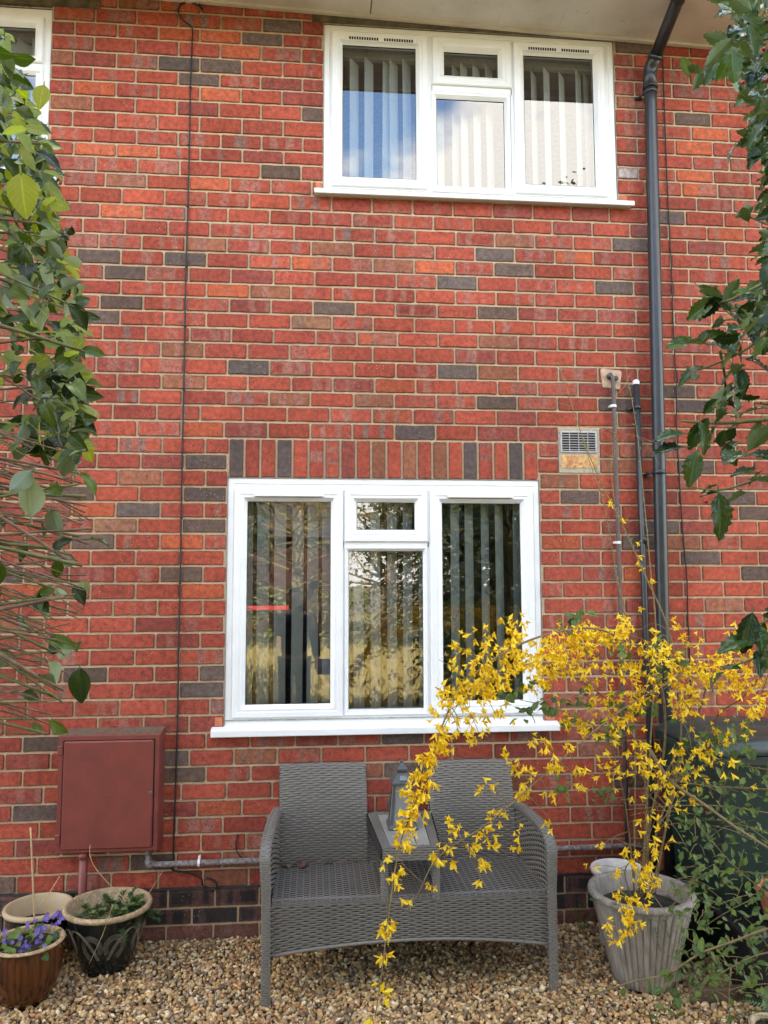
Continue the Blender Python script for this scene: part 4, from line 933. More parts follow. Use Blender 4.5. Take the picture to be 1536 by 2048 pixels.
def leaf_stuff(pts, mat, name, parent, L=(.03, .06), seed=1, ratio=.5, down=.3):
    r = random.Random(seed); V = []; F = []
    for p in pts:
        l = r.uniform(*L); d = (rvec(r)+Vector((0, 0, -down))).normalized(); n_ = rvec(r)+Vector((0, 0, .8)); s_ = d.cross(n_).normalized()*l*ratio*.5; up = s_.cross(d).normalized()*l*.06; o = len(V)
        V += [p, p+d*l*.45+s_+up, p+d*l, p+d*l*.45-s_+up, p+d*l*.45]; F += [(o, o+1, o+4), (o+1, o+2, o+4), (o+2, o+3, o+4), (o+3, o, o+4)]
    b = MB(); b.add(V, F); return tag(b.build(name, mat, parent, True), kind='stuff')
def vis(gen, n, ok):
    """points of a bush, kept clear of the open view of the wall"""
    out = []
    while len(out) < n:
        p = gen(); x, y, d = topx(p)
        if d > .05 and -60 < x < 1596 and -60 < y < 2108 and not ok(x, y): continue
        if d <= .3 and (p-CAM).length < .75: continue
        out.append(p)
    return out
# ================================================================== CLIPPED HEDGE AT THE LEFT
ML = mk_leaf('oleaster_leaf', (.055, .095, .014), (.27, .32, .20), .25, .22, .45, .5)
MLY = mk_leaf('yellow_green_leaf', (.22, .25, .015), (.26, .28, .08), .35, .42, .15, .6)
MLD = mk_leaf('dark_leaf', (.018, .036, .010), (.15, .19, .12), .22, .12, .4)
hed = thing('hedge_shrub', 'clipped evergreen hedge with silvery backed leaves and bare twigs, left edge', 'hedge', (-1.25, -2.5, 0))
lv = [leaf_mesh('leaf', .044, .025, ML, k, .2+.18*(k % 3), .5, .05) for k in range(5)]+[leaf_mesh('leaf', .043, .026, MLD, 9+k, .3, .5, .05) for k in range(3)]+[leaf_mesh('leaf', .046, .029, MLY, 15+k, .15, .15, .02) for k in range(2)]
rh = random.Random(21); nleaf = 0; fallback = []
def outl(y): return float(np.interp(y, [0, 60, 150, 250, 400, 470, 540, 620, 700, 800, 900, 1000, 1100, 1200, 1280, 1360, 1420, 1480], [18, 24, 42, 100, 122, 140, 160, 178, 172, 186, 178, 178, 190, 168, 158, 150, 120, 105]))
twigs = []
for k in range(135):
    ty = rh.uniform(180, 1475) if k > 75 else rh.uniform(930, 1440); Y = rh.uniform(-2.95, -2.25); tx_ = outl(ty)-abs(rh.gauss(0, 34))-(25 if k % 5 == 0 else 0)
    tip = at(tx_, ty, Y); low = max(0, min(1, (ty-700)/600))
    slope = rh.gauss(.10, .16)+low*rh.uniform(-.10, .30)
    ln_ = rh.uniform(.35, .6); base = tip+Vector((-ln_, rh.gauss(0, .09), slope*ln_))
    mid = tip.lerp(base, .5)+Vector((0, rh.gauss(0, .02), rh.gauss(.02, .02))); pts = cr_spline([base, mid, tip], 5)
    r0 = rh.choice([.0010, .0013, .0016, .002, .0028]); b = MB(); b.tube(pts, [lerp(r0*1.6, r0, i/(len(pts)-1)) for i in range(len(pts))], 6)
    b.build('twig', MT['bark'] if rh.random() < .6 else MT['greenbark'], hed, True); twigs.append((pts, ty))
HL = []
for pts, ty in twigs:
    dens = 6 if ty < 880 else (1 if rh.random() < .3 else 0)
    for k in range(dens):
        i = rh.randrange(3 if ty < 880 else 5, len(pts)); p = pts[i]; d = (pts[-1]-pts[0]).normalized()*rh.uniform(-.2, .8)+rvec(rh, .7)+Vector((.1, 0, -.25)); HL.append((p, d, rvec(rh, .8)+Vector((0, -.5, .9)), rh.uniform(.75, 1.2), ty))
for k in range(120):
    ty = rh.uniform(60, 920) if k < 100 else rh.uniform(900, 1450); tx_ = outl(ty)-10-abs(rh.gauss(0, 55)); p = at(tx_, ty, rh.uniform(-3.0, -2.3)); HL.append((p, rvec(rh, .8)+Vector((.25, 0, -.35)), rvec(rh, .8)+Vector((0, -.5, .9)), rh.uniform(.7, 1.15), ty))
rh.shuffle(HL)
for k, (p, d, nn, sc, ty) in enumerate(HL[:292]):
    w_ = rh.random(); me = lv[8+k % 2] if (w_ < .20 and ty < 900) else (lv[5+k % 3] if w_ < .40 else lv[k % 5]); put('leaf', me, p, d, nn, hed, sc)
def join_leaves(lst, name, parent):
    V = []; F = []; UVs = []; MI = []; mats = []
    for me, M in lst:
        mt = me.materials[0]
        if mt not in mats: mats.append(mt)
        o = len(V); V += [tuple(M @ v.co) for v in me.vertices]; uvl = me.uv_layers[0].data
        for pl in me.polygons: F.append(tuple(i+o for i in pl.vertices)); MI.append(mats.index(mt)); UVs += [tuple(uvl[l].uv) for l in pl.loop_indices]
    me = bpy.data.meshes.new(name); me.from_pydata(V, [], F); me.update(); uvl = me.uv_layers.new(name='UVMap'); uvl.data.foreach_set('uv', [c for q in UVs for c in q])
    for mt in mats: me.materials.append(mt)
    me.polygons.foreach_set('material_index', MI); me.polygons.foreach_set('use_smooth', [True]*len(F)); return tag(obj(name, me, None, parent), kind='stuff')
JL = []
for k in range(680):
    ty = rh.uniform(60, 900); tx_ = outl(ty)-22-abs(rh.gauss(0, 60)); p = at(tx_, ty, rh.uniform(-2.85, -2.1)); w_ = rh.random(); me = lv[8+k % 2] if w_ < .24 else (lv[5+k % 3] if w_ < .48 else lv[k % 5])
    JL.append((me, frame_m(p, rvec(rh, .8)+Vector((.3, 0, -.35)), rvec(rh, .8)+Vector((0, -.5, .9)), rh.uniform(.7, 1.2))))
join_leaves(JL, 'foliage', hed)
# the leaves that stand out in the picture
def special(px, py, Y, d, nn, me, sc, parent=hed): put('leaf', me, at(px, py, Y), d, nn, parent, sc)
special(42, 345, -2.98, (.15, -.1, -1), (.1, -1, .3), lv[8], 1.6); special(88, 170, -2.8, (-.1, -.2, -1), (.2, -1, .2), lv[9], 1.05); special(45, 255, -2.9, (.9, 0, -.1), (0, -1, .5), lv[9], .9)
special(62, 1035, -2.98, (-.05, -.1, 1), (0, 1, .1), lv[0], 1.55); special(160, 1335, -2.85, (.05, -.1, -1), (.1, -1, .2), lv[6], 1.35); special(150, 1190, -2.7, (.6, -.1, .6), (0, 1, .3), lv[1], .9); special(95, 1320, -2.8, (.6, 0, -.8), (.3, .9, .2), lv[2], 1.1)
st = leaf_stuff(vis(lambda: Vector((rh.uniform(-2.4, -.85), rh.uniform(-6.2, -1.7), rh.uniform(.0, 3.4))), 11000, lambda x, y: y < 930 and x < outl(y)-70), MLD, 'fill_shade_foliage', hed, (.07, .13), 4)  # hedge fill, extended out of view to shade the lower wall
for k in range(6):
    x, y = rh.uniform(-1.45, -1.1), rh.uniform(-2.9, -2.0); b = MB(); b.tube(cr_spline([(x, y, -.02), (x+rh.uniform(-.1, .1), y, 1.0), (x+.1*rh.random(), y+rh.uniform(-.2, .2), 2.0), (x+.15, y, 3.0)], 4), .012, 7); b.build('stem', MT['bark'], hed, True)
# ================================================================== HOLLY AT THE RIGHT
MH = mk_leaf('holly_leaf', (.019, .045, .011), (.10, .14, .06), .10, .10, .45)
MH2 = mk_leaf('holly_leaf_light', (.040, .080, .014), (.12, .16, .06), .12, .18, .35)
hol = thing('holly_bush', 'glossy dark green holly with spiny leaves, right edge', 'holly', (1.5, -2.6, 0))
hv = [leaf_mesh('leaf', .074, .036, MH, k, .12+.08*(k % 3), .40, .02, True) for k in range(5)]+[leaf_mesh('leaf', .074, .037, MH2, 7+k, .15, .3, .02, True) for k in range(2)]
ro2 = random.Random(33)
def houtl(y): return float(np.interp(y, [0, 90, 160, 240, 330, 420, 500, 560, 620, 680, 740, 800, 870, 930, 1000, 1060, 1100, 1240, 1340], [1425, 1408, 1430, 1468, 1490, 1500, 1490, 1465, 1440, 1420, 1425, 1415, 1395, 1400, 1440, 1500, 1505, 1495, 1470]))
HB = [[(1700, 60), (1560, 70), (1460, 110), (1400, 150)], [(1700, 300), (1560, 270), (1500, 280)], [(1700, 480), (1570, 460), (1490, 430)], [(1700, 820), (1536, 838), (1440, 846), (1363, 842)], [(1700, 640), (1540, 650), (1450, 640), (1400, 690)],
      [(1440, 700), (1450, 760), (1448, 820)], [(1700, 900), (1540, 950), (1440, 980), (1370, 970)], [(1540, 560), (1460, 600), (1415, 610)], [(1700, 1150), (1560, 1230), (1490, 1255)], [(1700, 1250), (1580, 1290), (1500, 1320), (1440, 1340)], [(1560, 640), (1490, 700), (1400, 740)]]
hp_ = []
for i, pl in enumerate(HB):
    Y0 = ro2.uniform(-2.9, -2.5); pts = cr_spline([at(x, y, Y0+.05*k) for k, (x, y) in enumerate(pl)], 6); r0 = .0042 if i == 3 else .0028
    b = MB(); b.tube(pts, [lerp(r0*1.4, r0*.6, k/(len(pts)-1)) for k in range(len(pts))], 7); b.build('branch', MT['greenbark'], hol, True); hp_.append(pts)
HLV = []
for pts in hp_:
    for k in range(8): i = ro2.randrange(1, len(pts)); HLV.append((pts[i]+rvec(ro2, .012), (pts[-1]-pts[0]).normalized()*.4+rvec(ro2, .7)+Vector((-.2, 0, -.35))))
for k in range(160):
    ty = ro2.uniform(-20, 720) if k < 138 else ro2.uniform(720, 1010); bx_ = houtl(ty)+abs(ro2.gauss(0, 42))+48
    p = at(bx_, ty, ro2.uniform(-2.95, -2.4)); HLV.append((p, rvec(ro2, .75)+Vector((-.45, -.05, -.35))))
for k, (p, d) in enumerate(HLV): put('leaf', hv[5+k % 2] if ro2.random() < .22 else hv[k % 5], p, d, rvec(ro2, .7)+Vector((-.1, -.6, .9)), hol, ro2.uniform(.55, .95))
for (px, py, d, nn, i, sc) in ((1395, 572, (.8, -.2, -.6), (.3, -1, .4), 5, 1.1), (1418, 690, (-1, 0, .1), (0, -.5, 1), 0, 1.15), (1436, 985, (.02, -.1, -1), (.1, -1, .1), 5, 1.25), (1425, 5, (.8, -.1, -.35), (.2, -1, .5), 5, 1.2), (1440, 105, (-.4, -.1, -.8), (.1, -1, .4), 0, 1.1), (1490, 20, (.3, 0, -1), (.2, -1, .3), 5, 1.35),
                               (1372, 868, (-1, 0, -.1), (-.2, -.7, 1), 1, .9), (1370, 895, (-1, -.1, -.05), (0, -.6, 1), 2, .95), (1505, 1225, (-.3, 0, -1), (-.3, -1, .5), 3, 1.1), (1520, 1275, (-1, 0, -.25), (0, -.6, 1), 0, 1.2), (1395, 900, (-.3, 0, -1), (-.5, -.8, .2), 6, 1.0), (1400, 842, (.2, 0, -1), (.4, -1, .1), 6, .9)):
    put('leaf', hv[i], at(px, py, -2.75), d, nn, hol, sc)
JL = []
for k in range(330): ty = ro2.uniform(-30, 640); JL.append((hv[5+k % 2] if k % 4 == 0 else hv[k % 5], frame_m(at(houtl(ty)+52+abs(ro2.gauss(0, 45)), ty, ro2.uniform(-2.7, -2.1)), rvec(ro2, .75)+Vector((-.3, 0, -.35)), rvec(ro2, .7)+Vector((-.1, -.5, .9)), ro2.uniform(.6, 1.)))) 
join_leaves(JL, 'foliage', hol)
brm = simple('red_berry', (.45, .015, .012), .2)
for (px, py) in ((1528, 98), (1486, 165), (1412, 1003), (1533, 160)): b = MB(); b.lathe([(0, -.0045), (.0035, -.003), (.0048, 0), (.0035, .003), (0, .0045)], at(px, py, -2.7), 10); b.build('berry', brm, hol, True)
leaf_stuff(vis(lambda: Vector((ro2.uniform(1.3, 2.8), ro2.uniform(-6.2, -1.9), ro2.uniform(.0, 3.8))), 11000, lambda x, y: y < 640 and x > houtl(y)+45), MH, 'fill_shade_foliage', hol, (.07, .12), 8)  # holly fill, mass out of view added to cut low sky light
b = MB(); b.tube(cr_spline([(1.75, -2.6, -.02), (1.72, -2.55, 1.2), (1.68, -2.6, 2.4), (1.6, -2.6, 3.5)], 4), .03, 9); b.build('trunk', MT['greenbark'], hol, True)
# ================================================================== FORSYTHIA
rf_ = random.Random(55)
def flower_mesh(seed):
    r = random.Random(seed); V = []; F = []; op_ = r.uniform(.45, 1.0)
    for k in range(4):
        a = k*math.pi/2+r.gauss(0, .2); ca, sa = math.cos(a), math.sin(a); o = len(V); L = .0225*r.uniform(.8, 1.2); spread = op_*r.uniform(.8, 1.2); tw = r.gauss(0, .35)
        y, rad = .0, .0012
        for i in range(5):
            t = i/4; w = .0032*(.45+.9*math.sin(math.pi*min(1, t*.9+.08))) if i < 4 else .0012; ang = .25+spread*t*1.0
            if i: y += L/4*math.cos(ang); rad += L/4*math.sin(ang)
            for s_ in (-1, 0, 1):
                tx_, ty_ = s_*w, (.0007 if s_ == 0 else -.0004); V.append((ca*(rad+ty_)-sa*(tx_+tw*t*.003), y, sa*(rad+ty_)+ca*(tx_+tw*t*.003)))
        for i in range(4):
            for s_ in range(2): q = o+i*3+s_; F.append((q, q+1, q+4, q+3))
    o = len(V); n = 5
    for i, (rr_, yy) in enumerate(((.0004, -.006), (.0016, -.003), (.0018, .002))):
        for k in range(n): a = 2*math.pi*k/n; V.append((rr_*math.cos(a), yy, rr_*math.sin(a)))
    for i in range(2):
        for k in range(n): F.append((o+i*n+k, o+i*n+(k+1) % n, o+(i+1)*n+(k+1) % n, o+(i+1)*n+k))
    return V, F
FV = [flower_mesh(100+k) for k in range(7)]
FM = []
for V, F in FV: b = MB(); b.add(V, F); me = b.mesh('flower', True); me.materials.append(MT['petal']); FM.append(me)
fs = thing('forsythia', 'forsythia bush covered in yellow flowers arching from the grey ribbed pot', 'shrub', (1.498, -.585, .30))
def z1(x, y): return (850+x/2.239, 1200+y/2.239)
def z2(x, y): return (1050+x/3.16, 1600+y/3.16)
def z3(x, y): return (480+x/2.259, 1450+y/2.259)
def zz(l, f): return [(*f(a, b), n) for a, b, n in l]
CLm = zz([(390,110,4),(285,150,4),(165,215,3),(75,275,2),(240,285,7),(345,240,7),(415,180,5),(180,340,7),(110,430,8),(90,490,7),(270,380,12),(340,330,10),(430,250,12),(480,290,12),(530,350,9),(560,240,12),(620,190,12),(700,160,12),(760,150,12),(830,160,11),(890,180,9),(650,260,10),(720,290,7),(600,310,9),(690,560,3),(630,520,5),(720,555,4),(860,540,7),(770,440,5),(840,460,5),(950,450,7),(870,310,7),(960,300,7),(1030,290,7),(1000,390,6),(900,110,5),(1100,250,7),(1160,160,4),(1180,330,9),(1250,340,10),(1290,270,9),(1340,310,7),(1200,440,9),(1140,490,5),(1400,340,8),(1390,410,7),(1480,480,7),(1510,330,8),(1410,240,5),(1420,160,3),(1520,130,3),(1370,580,4),(1270,590,3),(200,470,5),(270,430,4),(310,500,4),(235,580,4),(155,600,2),(130,620,2),(1060,210,4),(1000,210,4),(1120,380,5),
 (830,760,4),(860,790,3),(980,740,5),(1010,760,4),(1080,830,4),(1130,840,4),(1200,860,2),(1360,780,2),(970,915,2),(880,650,4),(960,640,4),(1150,700,4),(1200,690,4),(1280,680,5),(1180,740,3),(1075,970,1),(1040,1020,2)], z1)
CLb = zz([(580,740,8),(500,630,3),(540,640,3),(630,655,3),(690,760,3),(700,830,3),(550,870,3),(565,1000,2),(440,860,8),(470,765,4),(370,695,2),(410,740,3),(320,960,6),(245,825,2),(290,830,2),(260,1040,5),(220,1090,4),(120,1000,3),(150,1030,2),(110,1090,3),(40,1150,4),(100,1170,3),(300,1100,3),(405,1100,3),(420,1020,2),(250,1190,4),(255,1260,2),(30,1290,2)], z1)
CLh = zz([(60,590,7),(50,650,7),(30,710,6),(15,790,4),(0,880,2)], z1)+zz([(900,90,5),(840,160,7),(800,240,7),(850,240,3),(770,310,7),(830,330,4),(770,390,8),(730,455,6),(785,465,4),(725,535,6),(670,605,2),(740,630,1),(695,695,4),(720,800,1),(655,915,6),(630,1040,1),(685,1050,1),(630,1170,2),(650,1210,2),(610,1305,2)], z3)
CLp = zz([(890,1130,3),(950,1130,2),(1030,1090,3),(1030,1130,4),(930,1180,4),(1000,1180,4),(980,1220,5),(860,1220,3),(1030,1260,3),(970,1250,5)], z1)+zz([(590,600,5),(690,640,7),(650,700,6),(740,670,3),(640,740,4),(510,770,2),(690,790,5),(650,840,5),(580,885,2),(830,530,2),(770,570,2),(400,430,1),(480,290,2)], z2)
CLc = [(1220,1005,2),(1243,1040,2),(1268,1090,1),(1278,1112,2),(1292,1135,1),(1304,1160,2),(1340,1235,1),(1253,1245,2)]
def Ymass(px): return float(np.interp(px, [860, 1000, 1200, 1400, 1540], [-1.60, -1.45, -1.25, -1.25, -1.35]))
def Yhang(py): return float(np.interp(py, [1440, 1600, 2040], [-1.62, -1.75, -1.95]))
STEMS = [   # (list of (px,py,Y)), radius, material
 ([(1290,1800,-.58),(1300,1650,-.70),(1330,1480,-.95),(1310,1340,-1.1),(1210,1262,-1.25),(1100,1268,-1.36),(1000,1310,-1.46),(925,1375,-1.56),(885,1450,-1.63),(860,1530,-1.68),(832,1600,-1.74),(803,1680,-1.79),(790,1740,-1.82),(776,1840,-1.87),(764,1940,-1.91),(750,2036,-1.95)], .0042),
 ([(1275,1800,-.56),(1310,1600,-.8),(1400,1420,-1.15),(1404,1330,-1.25),(1323,1374,-1.3),(1252,1414,-1.34),(1171,1477,-1.4),(1064,1571,-1.5),(975,1647,-1.57),(877,1714,-1.62),(835,1790,-1.64),(805,1830,-1.65)], .0036),
 ([(1300,1800,-.6),(1360,1500,-.85),(1345,1290,-.95),(1290,1150,-.97),(1245,1050,-.95),(1200,960,-.92),(1160,860,-.88),(1118,728,-.82)], .0036),
 ([(1282,1800,-.58),(1300,1500,-.72),(1312,1280,-.80),(1300,1130,-.8),(1288,1000,-.78),(1272,850,-.74),(1250,728,-.70)], .0034),
 ([(1268,1800,-.6),(1270,1500,-.7),(1258,1290,-.78),(1235,1160,-.8),(1208,1010,-.8),(1185,940,-.78),(1165,880,-.76)], .0028),
 ([(1230,1010,-.9),(1222,930,-.88),(1235,845,-.86)], .0016),
 ([(1300,1790,-.62),(1320,1640,-.8),(1420,1450,-1.1),(1490,1390,-1.25),(1560,1300,-1.4),(1620,1260,-1.5)], .0040),
 ([(1285,1790,-.6),(1290,1560,-.8),(1240,1430,-1.05),(1140,1350,-1.3),(1030,1330,-1.4),(960,1380,-1.5),(900,1420,-1.55)], .0034),
 ([(1310,1790,-.6),(1340,1600,-.75),(1380,1430,-1.0),(1300,1290,-1.15),(1220,1270,-1.2)], .003),
 ([(1270,1790,-.6),(1255,1640,-.8),(1240,1560,-1.0),(1210,1470,-1.2),(1120,1420,-1.35),(1040,1400,-1.4)], .003),
 ([(1300,1500,-1.05),(1340,1560,-1.25),(1410,1610,-1.4),(1480,1660,-1.55),(1560,1710,-1.65),(1640,1760,-1.7)], .0062),
 ([(1560,1580,-1.2),(1460,1575,-1.1),(1400,1570,-1.0),(1320,1550,-.9),(1280,1500,-.8)], .0035),
 ([(1560,1630,-1.1),(1440,1612,-1.0),(1340,1612,-.95),(1250,1620,-.9)], .0028),
 ([(1265,1800,-.62),(1250,1740,-.75),(1285,1700,-.85),(1310,1640,-.9)], .0025),
 ([(1280,1795,-.62),(1265,1830,-.86),(1262,1860,-.92),(1235,1885,-.95)], .0022),
 ([(1540,1340,-1.5),(1500,1440,-1.4),(1460,1480,-1.35)], .0022)]
SP = []
for pl, r0 in STEMS:
    pts = cr_spline([at(*q) for q in pl], 6); SP.append(pts); n = len(pts)
    b = MB(); b.tube(pts, [lerp(r0*1.25, r0*.38, k/(n-1)) for k in range(n)], 7); b.build('stem', MT['cane'], fs, True)
allp = [(topx(p)[0], topx(p)[1], p) for pts in SP for p in pts]
FL = []; TW = []
def grow(CL, Yf, spread, twig=True, mul=2.7):
    for (px, py, n) in CL:
        c = at(px, py, Yf(px, py)); near = min(allp, key=lambda q: (q[0]-px)**2+(q[1]-py)**2+((q[2].y-c.y)*300)**2)[2]
        d = (near-c).length
        if twig and d > .02: TW.append((near, near.lerp(c, .55)+Vector((0, 0, .02*min(1, d*3))), c))
        for k in range(max(1, round(n*mul))):
            p = c+rvec(rf_, spread)*Vector((1, 1, 1.0)).x; FL.append((p, rvec(rf_, .55)+Vector((rf_.gauss(0, .3), -.25, -.75))))
grow(CLm, lambda x, y: Ymass(x)+rf_.gauss(0, .07), .031); grow(CLb, lambda x, y: float(np.interp(x, [830, 1200], [-1.63, -1.4]))+rf_.gauss(0, .02), .013, True, 1.7)
grow(CLh, lambda x, y: Yhang(y), .012, True, 1.7); grow(CLp, lambda x, y: float(np.interp(y, [1690, 1880], [-.82, -.95])), .013, True, 1.8); grow(CLc, lambda x, y: -.95, .007, True, 1.2)
for a, m_, c in TW: b = MB(); b.tube(cr_spline([a, m_, c+(c-m_)*.25], 4), [.0015, .0014, .0014, .0013, .0012, .0011, .001, .001, .0009], 5); b.build('twig', MT['cane'], fs, True)
# loose thin side twigs inside the bush
for k in range(60):
    pts = rf_.choice(SP[:12]); i = rf_.randrange(4, len(pts)); p = pts[i]; d = rvec(rf_, .5)+Vector((0, 0, rf_.uniform(-.3, .6))); d.normalize(); l = rf_.uniform(.08, .22); b = MB(); b.tube(cr_spline([p, p+d*l*.5+rvec(rf_, .01), p+d*l+Vector((0, 0, -.02))], 3), [.0014]*4+[.001]*3, 5); b.build('twig', MT['cane'], fs, True)
FL.sort(key=lambda q: (q[0]-CAM).length)
for k, (p, d) in enumerate(FL[:300]): put('flower', FM[k % 7], p, d, rvec(rf_), fs, rf_.uniform(.7, 1.25))
V = []; F = []
for k, (p, d) in enumerate(FL[300:]):
    M = frame_m(p, d, rvec(rf_), rf_.uniform(.7, 1.25)); v, f = FV[k % 7]; o = len(V); V += [tuple(M @ Vector(q)) for q in v]; F += [tuple(i+o for i in q) for q in f]
b = MB(); b.add(V, F); tag(b.build('blossom', MT['petal'], fs, True), kind='stuff')
# buds and young shoots on the tall canes
bud = simple('green_bud', (.22, .24, .05), .6)
for pts in SP[2:6]:
    for i in range(len(pts)//2, len(pts), 1):
        for s_ in range(2): p = pts[i]+rvec(rf_, .003); b = MB(); d = (Vector((rf_.gauss(0, 1), rf_.gauss(0, .5), 1.2))).normalized()*rf_.uniform(.006, .014); b.tube([p, p+d*.5, p+d], [.0008, .0022, .0004], 5); b.build('bud', bud, fs, True)
# green leaves scattered through the bush
MG = mk_leaf('rose_leaf', (.085, .150, .050), (.15, .21, .10), .35, .3, .35); gv = [leaf_mesh('leaf', .036, .023, MG, k, .2, .2, .03) for k in range(4)]
GL = [z1(x, y) for x, y in ((870,220),(740,230),(470,400),(360,465),(480,510),(560,480),(700,420),(850,440),(790,590),(910,500),(1030,210),(1050,350),(1180,640),(1240,640),(1310,620),(1400,690),(1130,280),(620,95),(700,70),(1450,570),(640,480),(830,590),(1060,300),(780,880),(610,850),(1400,620),(1350,600),(980,480))]
ng = 0
for (px, py) in GL:
    c = at(px, py, Ymass(px)+rf_.gauss(.03, .05))
    for k in range(10): put('leaf', gv[k % 4], c+rvec(rf_, .022), rvec(rf_)+Vector((0, 0, .1)), rvec(rf_, .5)+Vector((0, -.5, 1)), fs, rf_.uniform(.7, 1.15))
# ================================================================== ARCHING SHRUB, FERN AND SMALL PLANTS AT THE RIGHT
sh_ = thing('arching_shrub', 'arching brown branches with small green leaves, lower right', 'shrub', (2.0, -1.35, 0))
def z4(x, y): return (1300+x/5.886, 1700+y/5.886)
AS = [([(1640,1835,-1.75),(1536,1858,-1.68),(1470,1882,-1.62),(1405,1905,-1.58),(1365,1930,-1.55),(1335,1948,-1.52),(1260,1965,-1.5),(1180,1990,-1.48),(1050,2020,-1.45)], .0042), ([(1335,1948,-1.52),(1322,1990,-1.54),(1308,2060,-1.56)], .003), ([(1350,1940,-1.53),(1354,1975,-1.53),(1360,2025,-1.54)], .0018),
      ([(1640,1900,-1.6),(1536,1905,-1.55),(1462,1935,-1.5),(1380,1985,-1.45),(1330,2020,-1.42)], .0028), ([(1462,1935,-1.5),(1458,1990,-1.5),(1460,2060,-1.5)], .0026), ([(1640,1760,-1.3),(1536,1788,-1.25),(1470,1815,-1.2),(1413,1850,-1.15)], .0026),
      ([(1640,1755,-1.25),(1536,1748,-1.2),(1450,1742,-1.15),(1400,1755,-1.1),(1350,1780,-1.05)], .0026), ([(1640,1700,-1.3),(1500,1655,-1.2),(1420,1640,-1.1),(1330,1650,-1.0)], .002), ([(1640,1760,-1.4),(1560,1700,-1.3),(1480,1640,-1.25),(1440,1610,-1.2)], .002), ([(1640,1860,-1.5),(1500,1760,-1.35),(1430,1690,-1.3),(1390,1640,-1.25)], .002), ([(1640,1560,-1.3),(1540,1540,-1.25),(1470,1530,-1.2)], .003)]
asp = []
for pl, r0 in AS:
    pts = cr_spline([at(*q) for q in pl], 6); asp.append(pts); n = len(pts); b = MB(); b.tube(pts, [lerp(r0*1.2, r0*.5, k/(n-1)) for k in range(n)], 7); b.build('branch', MT['cane'], sh_, True)
MC = mk_leaf('small_leaf', (.085, .14, .045), (.16, .22, .10), .35, .3, .35); cv = [leaf_mesh('leaf', .034, .020, MC, k, .2, .2, .03) for k in range(4)]; rs_ = random.Random(77)
for i, pts in enumerate(asp):
    for k in range(13 if i not in (1, 2, 4) else 5): j = rs_.randrange(2, len(pts)); put('leaf', cv[k % 4], pts[j]+rvec(rs_, .006), rvec(rs_)+Vector((-.2, 0, -.1)), rvec(rs_, .5)+Vector((0, -.4, 1)), sh_, rs_.uniform(.75, 1.35))
for k in range(175): px, py = rs_.uniform(1360, 1540), rs_.uniform(1480, 1990); put('leaf', cv[k % 4], at(px, py, rs_.uniform(-1.5, -1.0)), rvec(rs_), rvec(rs_, .5)+Vector((0, -.4, 1)), sh_, rs_.uniform(.6, 1.2))
for k in range(80):
    px, py = rs_.uniform(1300, 1540), rs_.uniform(1560, 2000); p = at(px, py, rs_.uniform(-1.4, -.95)); d = rvec(rs_, .6); d.z = abs(d.z)*.6; b = MB(); b.tube(cr_spline([p, p+d*.08, p+d*.17+Vector((0, 0, -.02))], 4), [.0013]*5+[.001]*4, 5); b.build('twig', MT['cane'], sh_, True)
for (px, py) in ((1412, 1625), (1287, 1976), (1465, 1880)): b = MB(); b.lathe([(0, -.004), (.003, -.0028), (.0042, 0), (.003, .0028), (0, .004)], at(px, py, -1.35), 8); b.build('berry', brm, sh_, True)
JL = []
for k in range(300): px, py = rs_.uniform(1345, 1545), 1520+480*rs_.random()**.75; JL.append((cv[k % 4] if k % 3 else gv[k % 4], frame_m(at(px, py, rs_.uniform(-1.55, -.95)), rvec(rs_), rvec(rs_, .5)+Vector((0, -.4, 1)), rs_.uniform(.5, 1.15))))
join_leaves(JL, 'foliage', sh_)
b = MB(); b.tube([(2.15, -1.5, -.02), (2.0, -1.5, .35), at(1640, 1800, -1.5)], .01, 7); b.build('stem', MT['bark'], sh_, True)
# fern
fr = thing('fern', 'small green fern on the gravel near the bottom right corner', 'fern', (1.92, -.93, 0)); fm_ = simple('fern_green', (.065, .11, .03), .6, .3, 60)
for k in range(7):
    b = MB(); a = math.radians(95+k*26); base = Vector((1.93, -.95, .0)); L_ = rs_.uniform(.16, .24); dirv = Vector((math.cos(a), math.sin(a)*.6-.25, .55)).normalized()
    pts = [base+dirv*L_*t+Vector((0, 0, -.5*L_*t*t)) for t in np.linspace(0, 1, 15)]; b.tube(pts, .0012, 5); side = dirv.cross(Vector((0, 0, 1))).normalized()
    for i in range(2, 15):
        w = .05*math.sin(math.pi*(i/15)**.7)
        for s_ in (-1, 1):
            p = pts[i]; q = p+side*s_*w+dirv*w*.45+Vector((0, 0, -.15*w)); h = dirv*.0042; b.add([p-h, p+h, q+h*.3, (p+q)/2-h*1.6, q-h*.3], [(0, 1, 2, 4)])
    b.build('frond', fm_, fr)
# ================================================================== PLANTS IN THE LEFT POTS
gl_ = simple('herb_green', (.060, .115, .035), .55, .35, 40); gl2 = simple('herb_light_green', (.115, .17, .04), .55, .3, 40)
he = thing('feathery_herb', 'feathery green herb clump growing in the black swirl pot', 'plant', (PA[0], PA[1], .21)); rp_ = random.Random(91)
def sprig(root, tip, mat, parent, nl=60, ll=.028, w=.0058):
    b = MB(); pts = cr_spline([root, root.lerp(tip, .5)+Vector((0, 0, .02)), tip], 6); b.tube(pts, .0012, 5)
    for i in range(nl):
        t = .35+.65*i/nl; p = pts[min(len(pts)-1, int(t*(len(pts)-1)))]; a = i*2.4; d = (Vector((math.cos(a), math.sin(a), rp_.uniform(.1, .9)))).normalized(); l = ll*rp_.uniform(.7, 1.2)*(1.2-t*.5); s_ = d.cross(Vector((0, 0, 1))).normalized()*w*.5
        b.add([p, p+d*l*.5+s_, p+d*l, p+d*l*.5-s_], [(0, 1, 2, 3)])
    b.build('sprig', mat, parent)
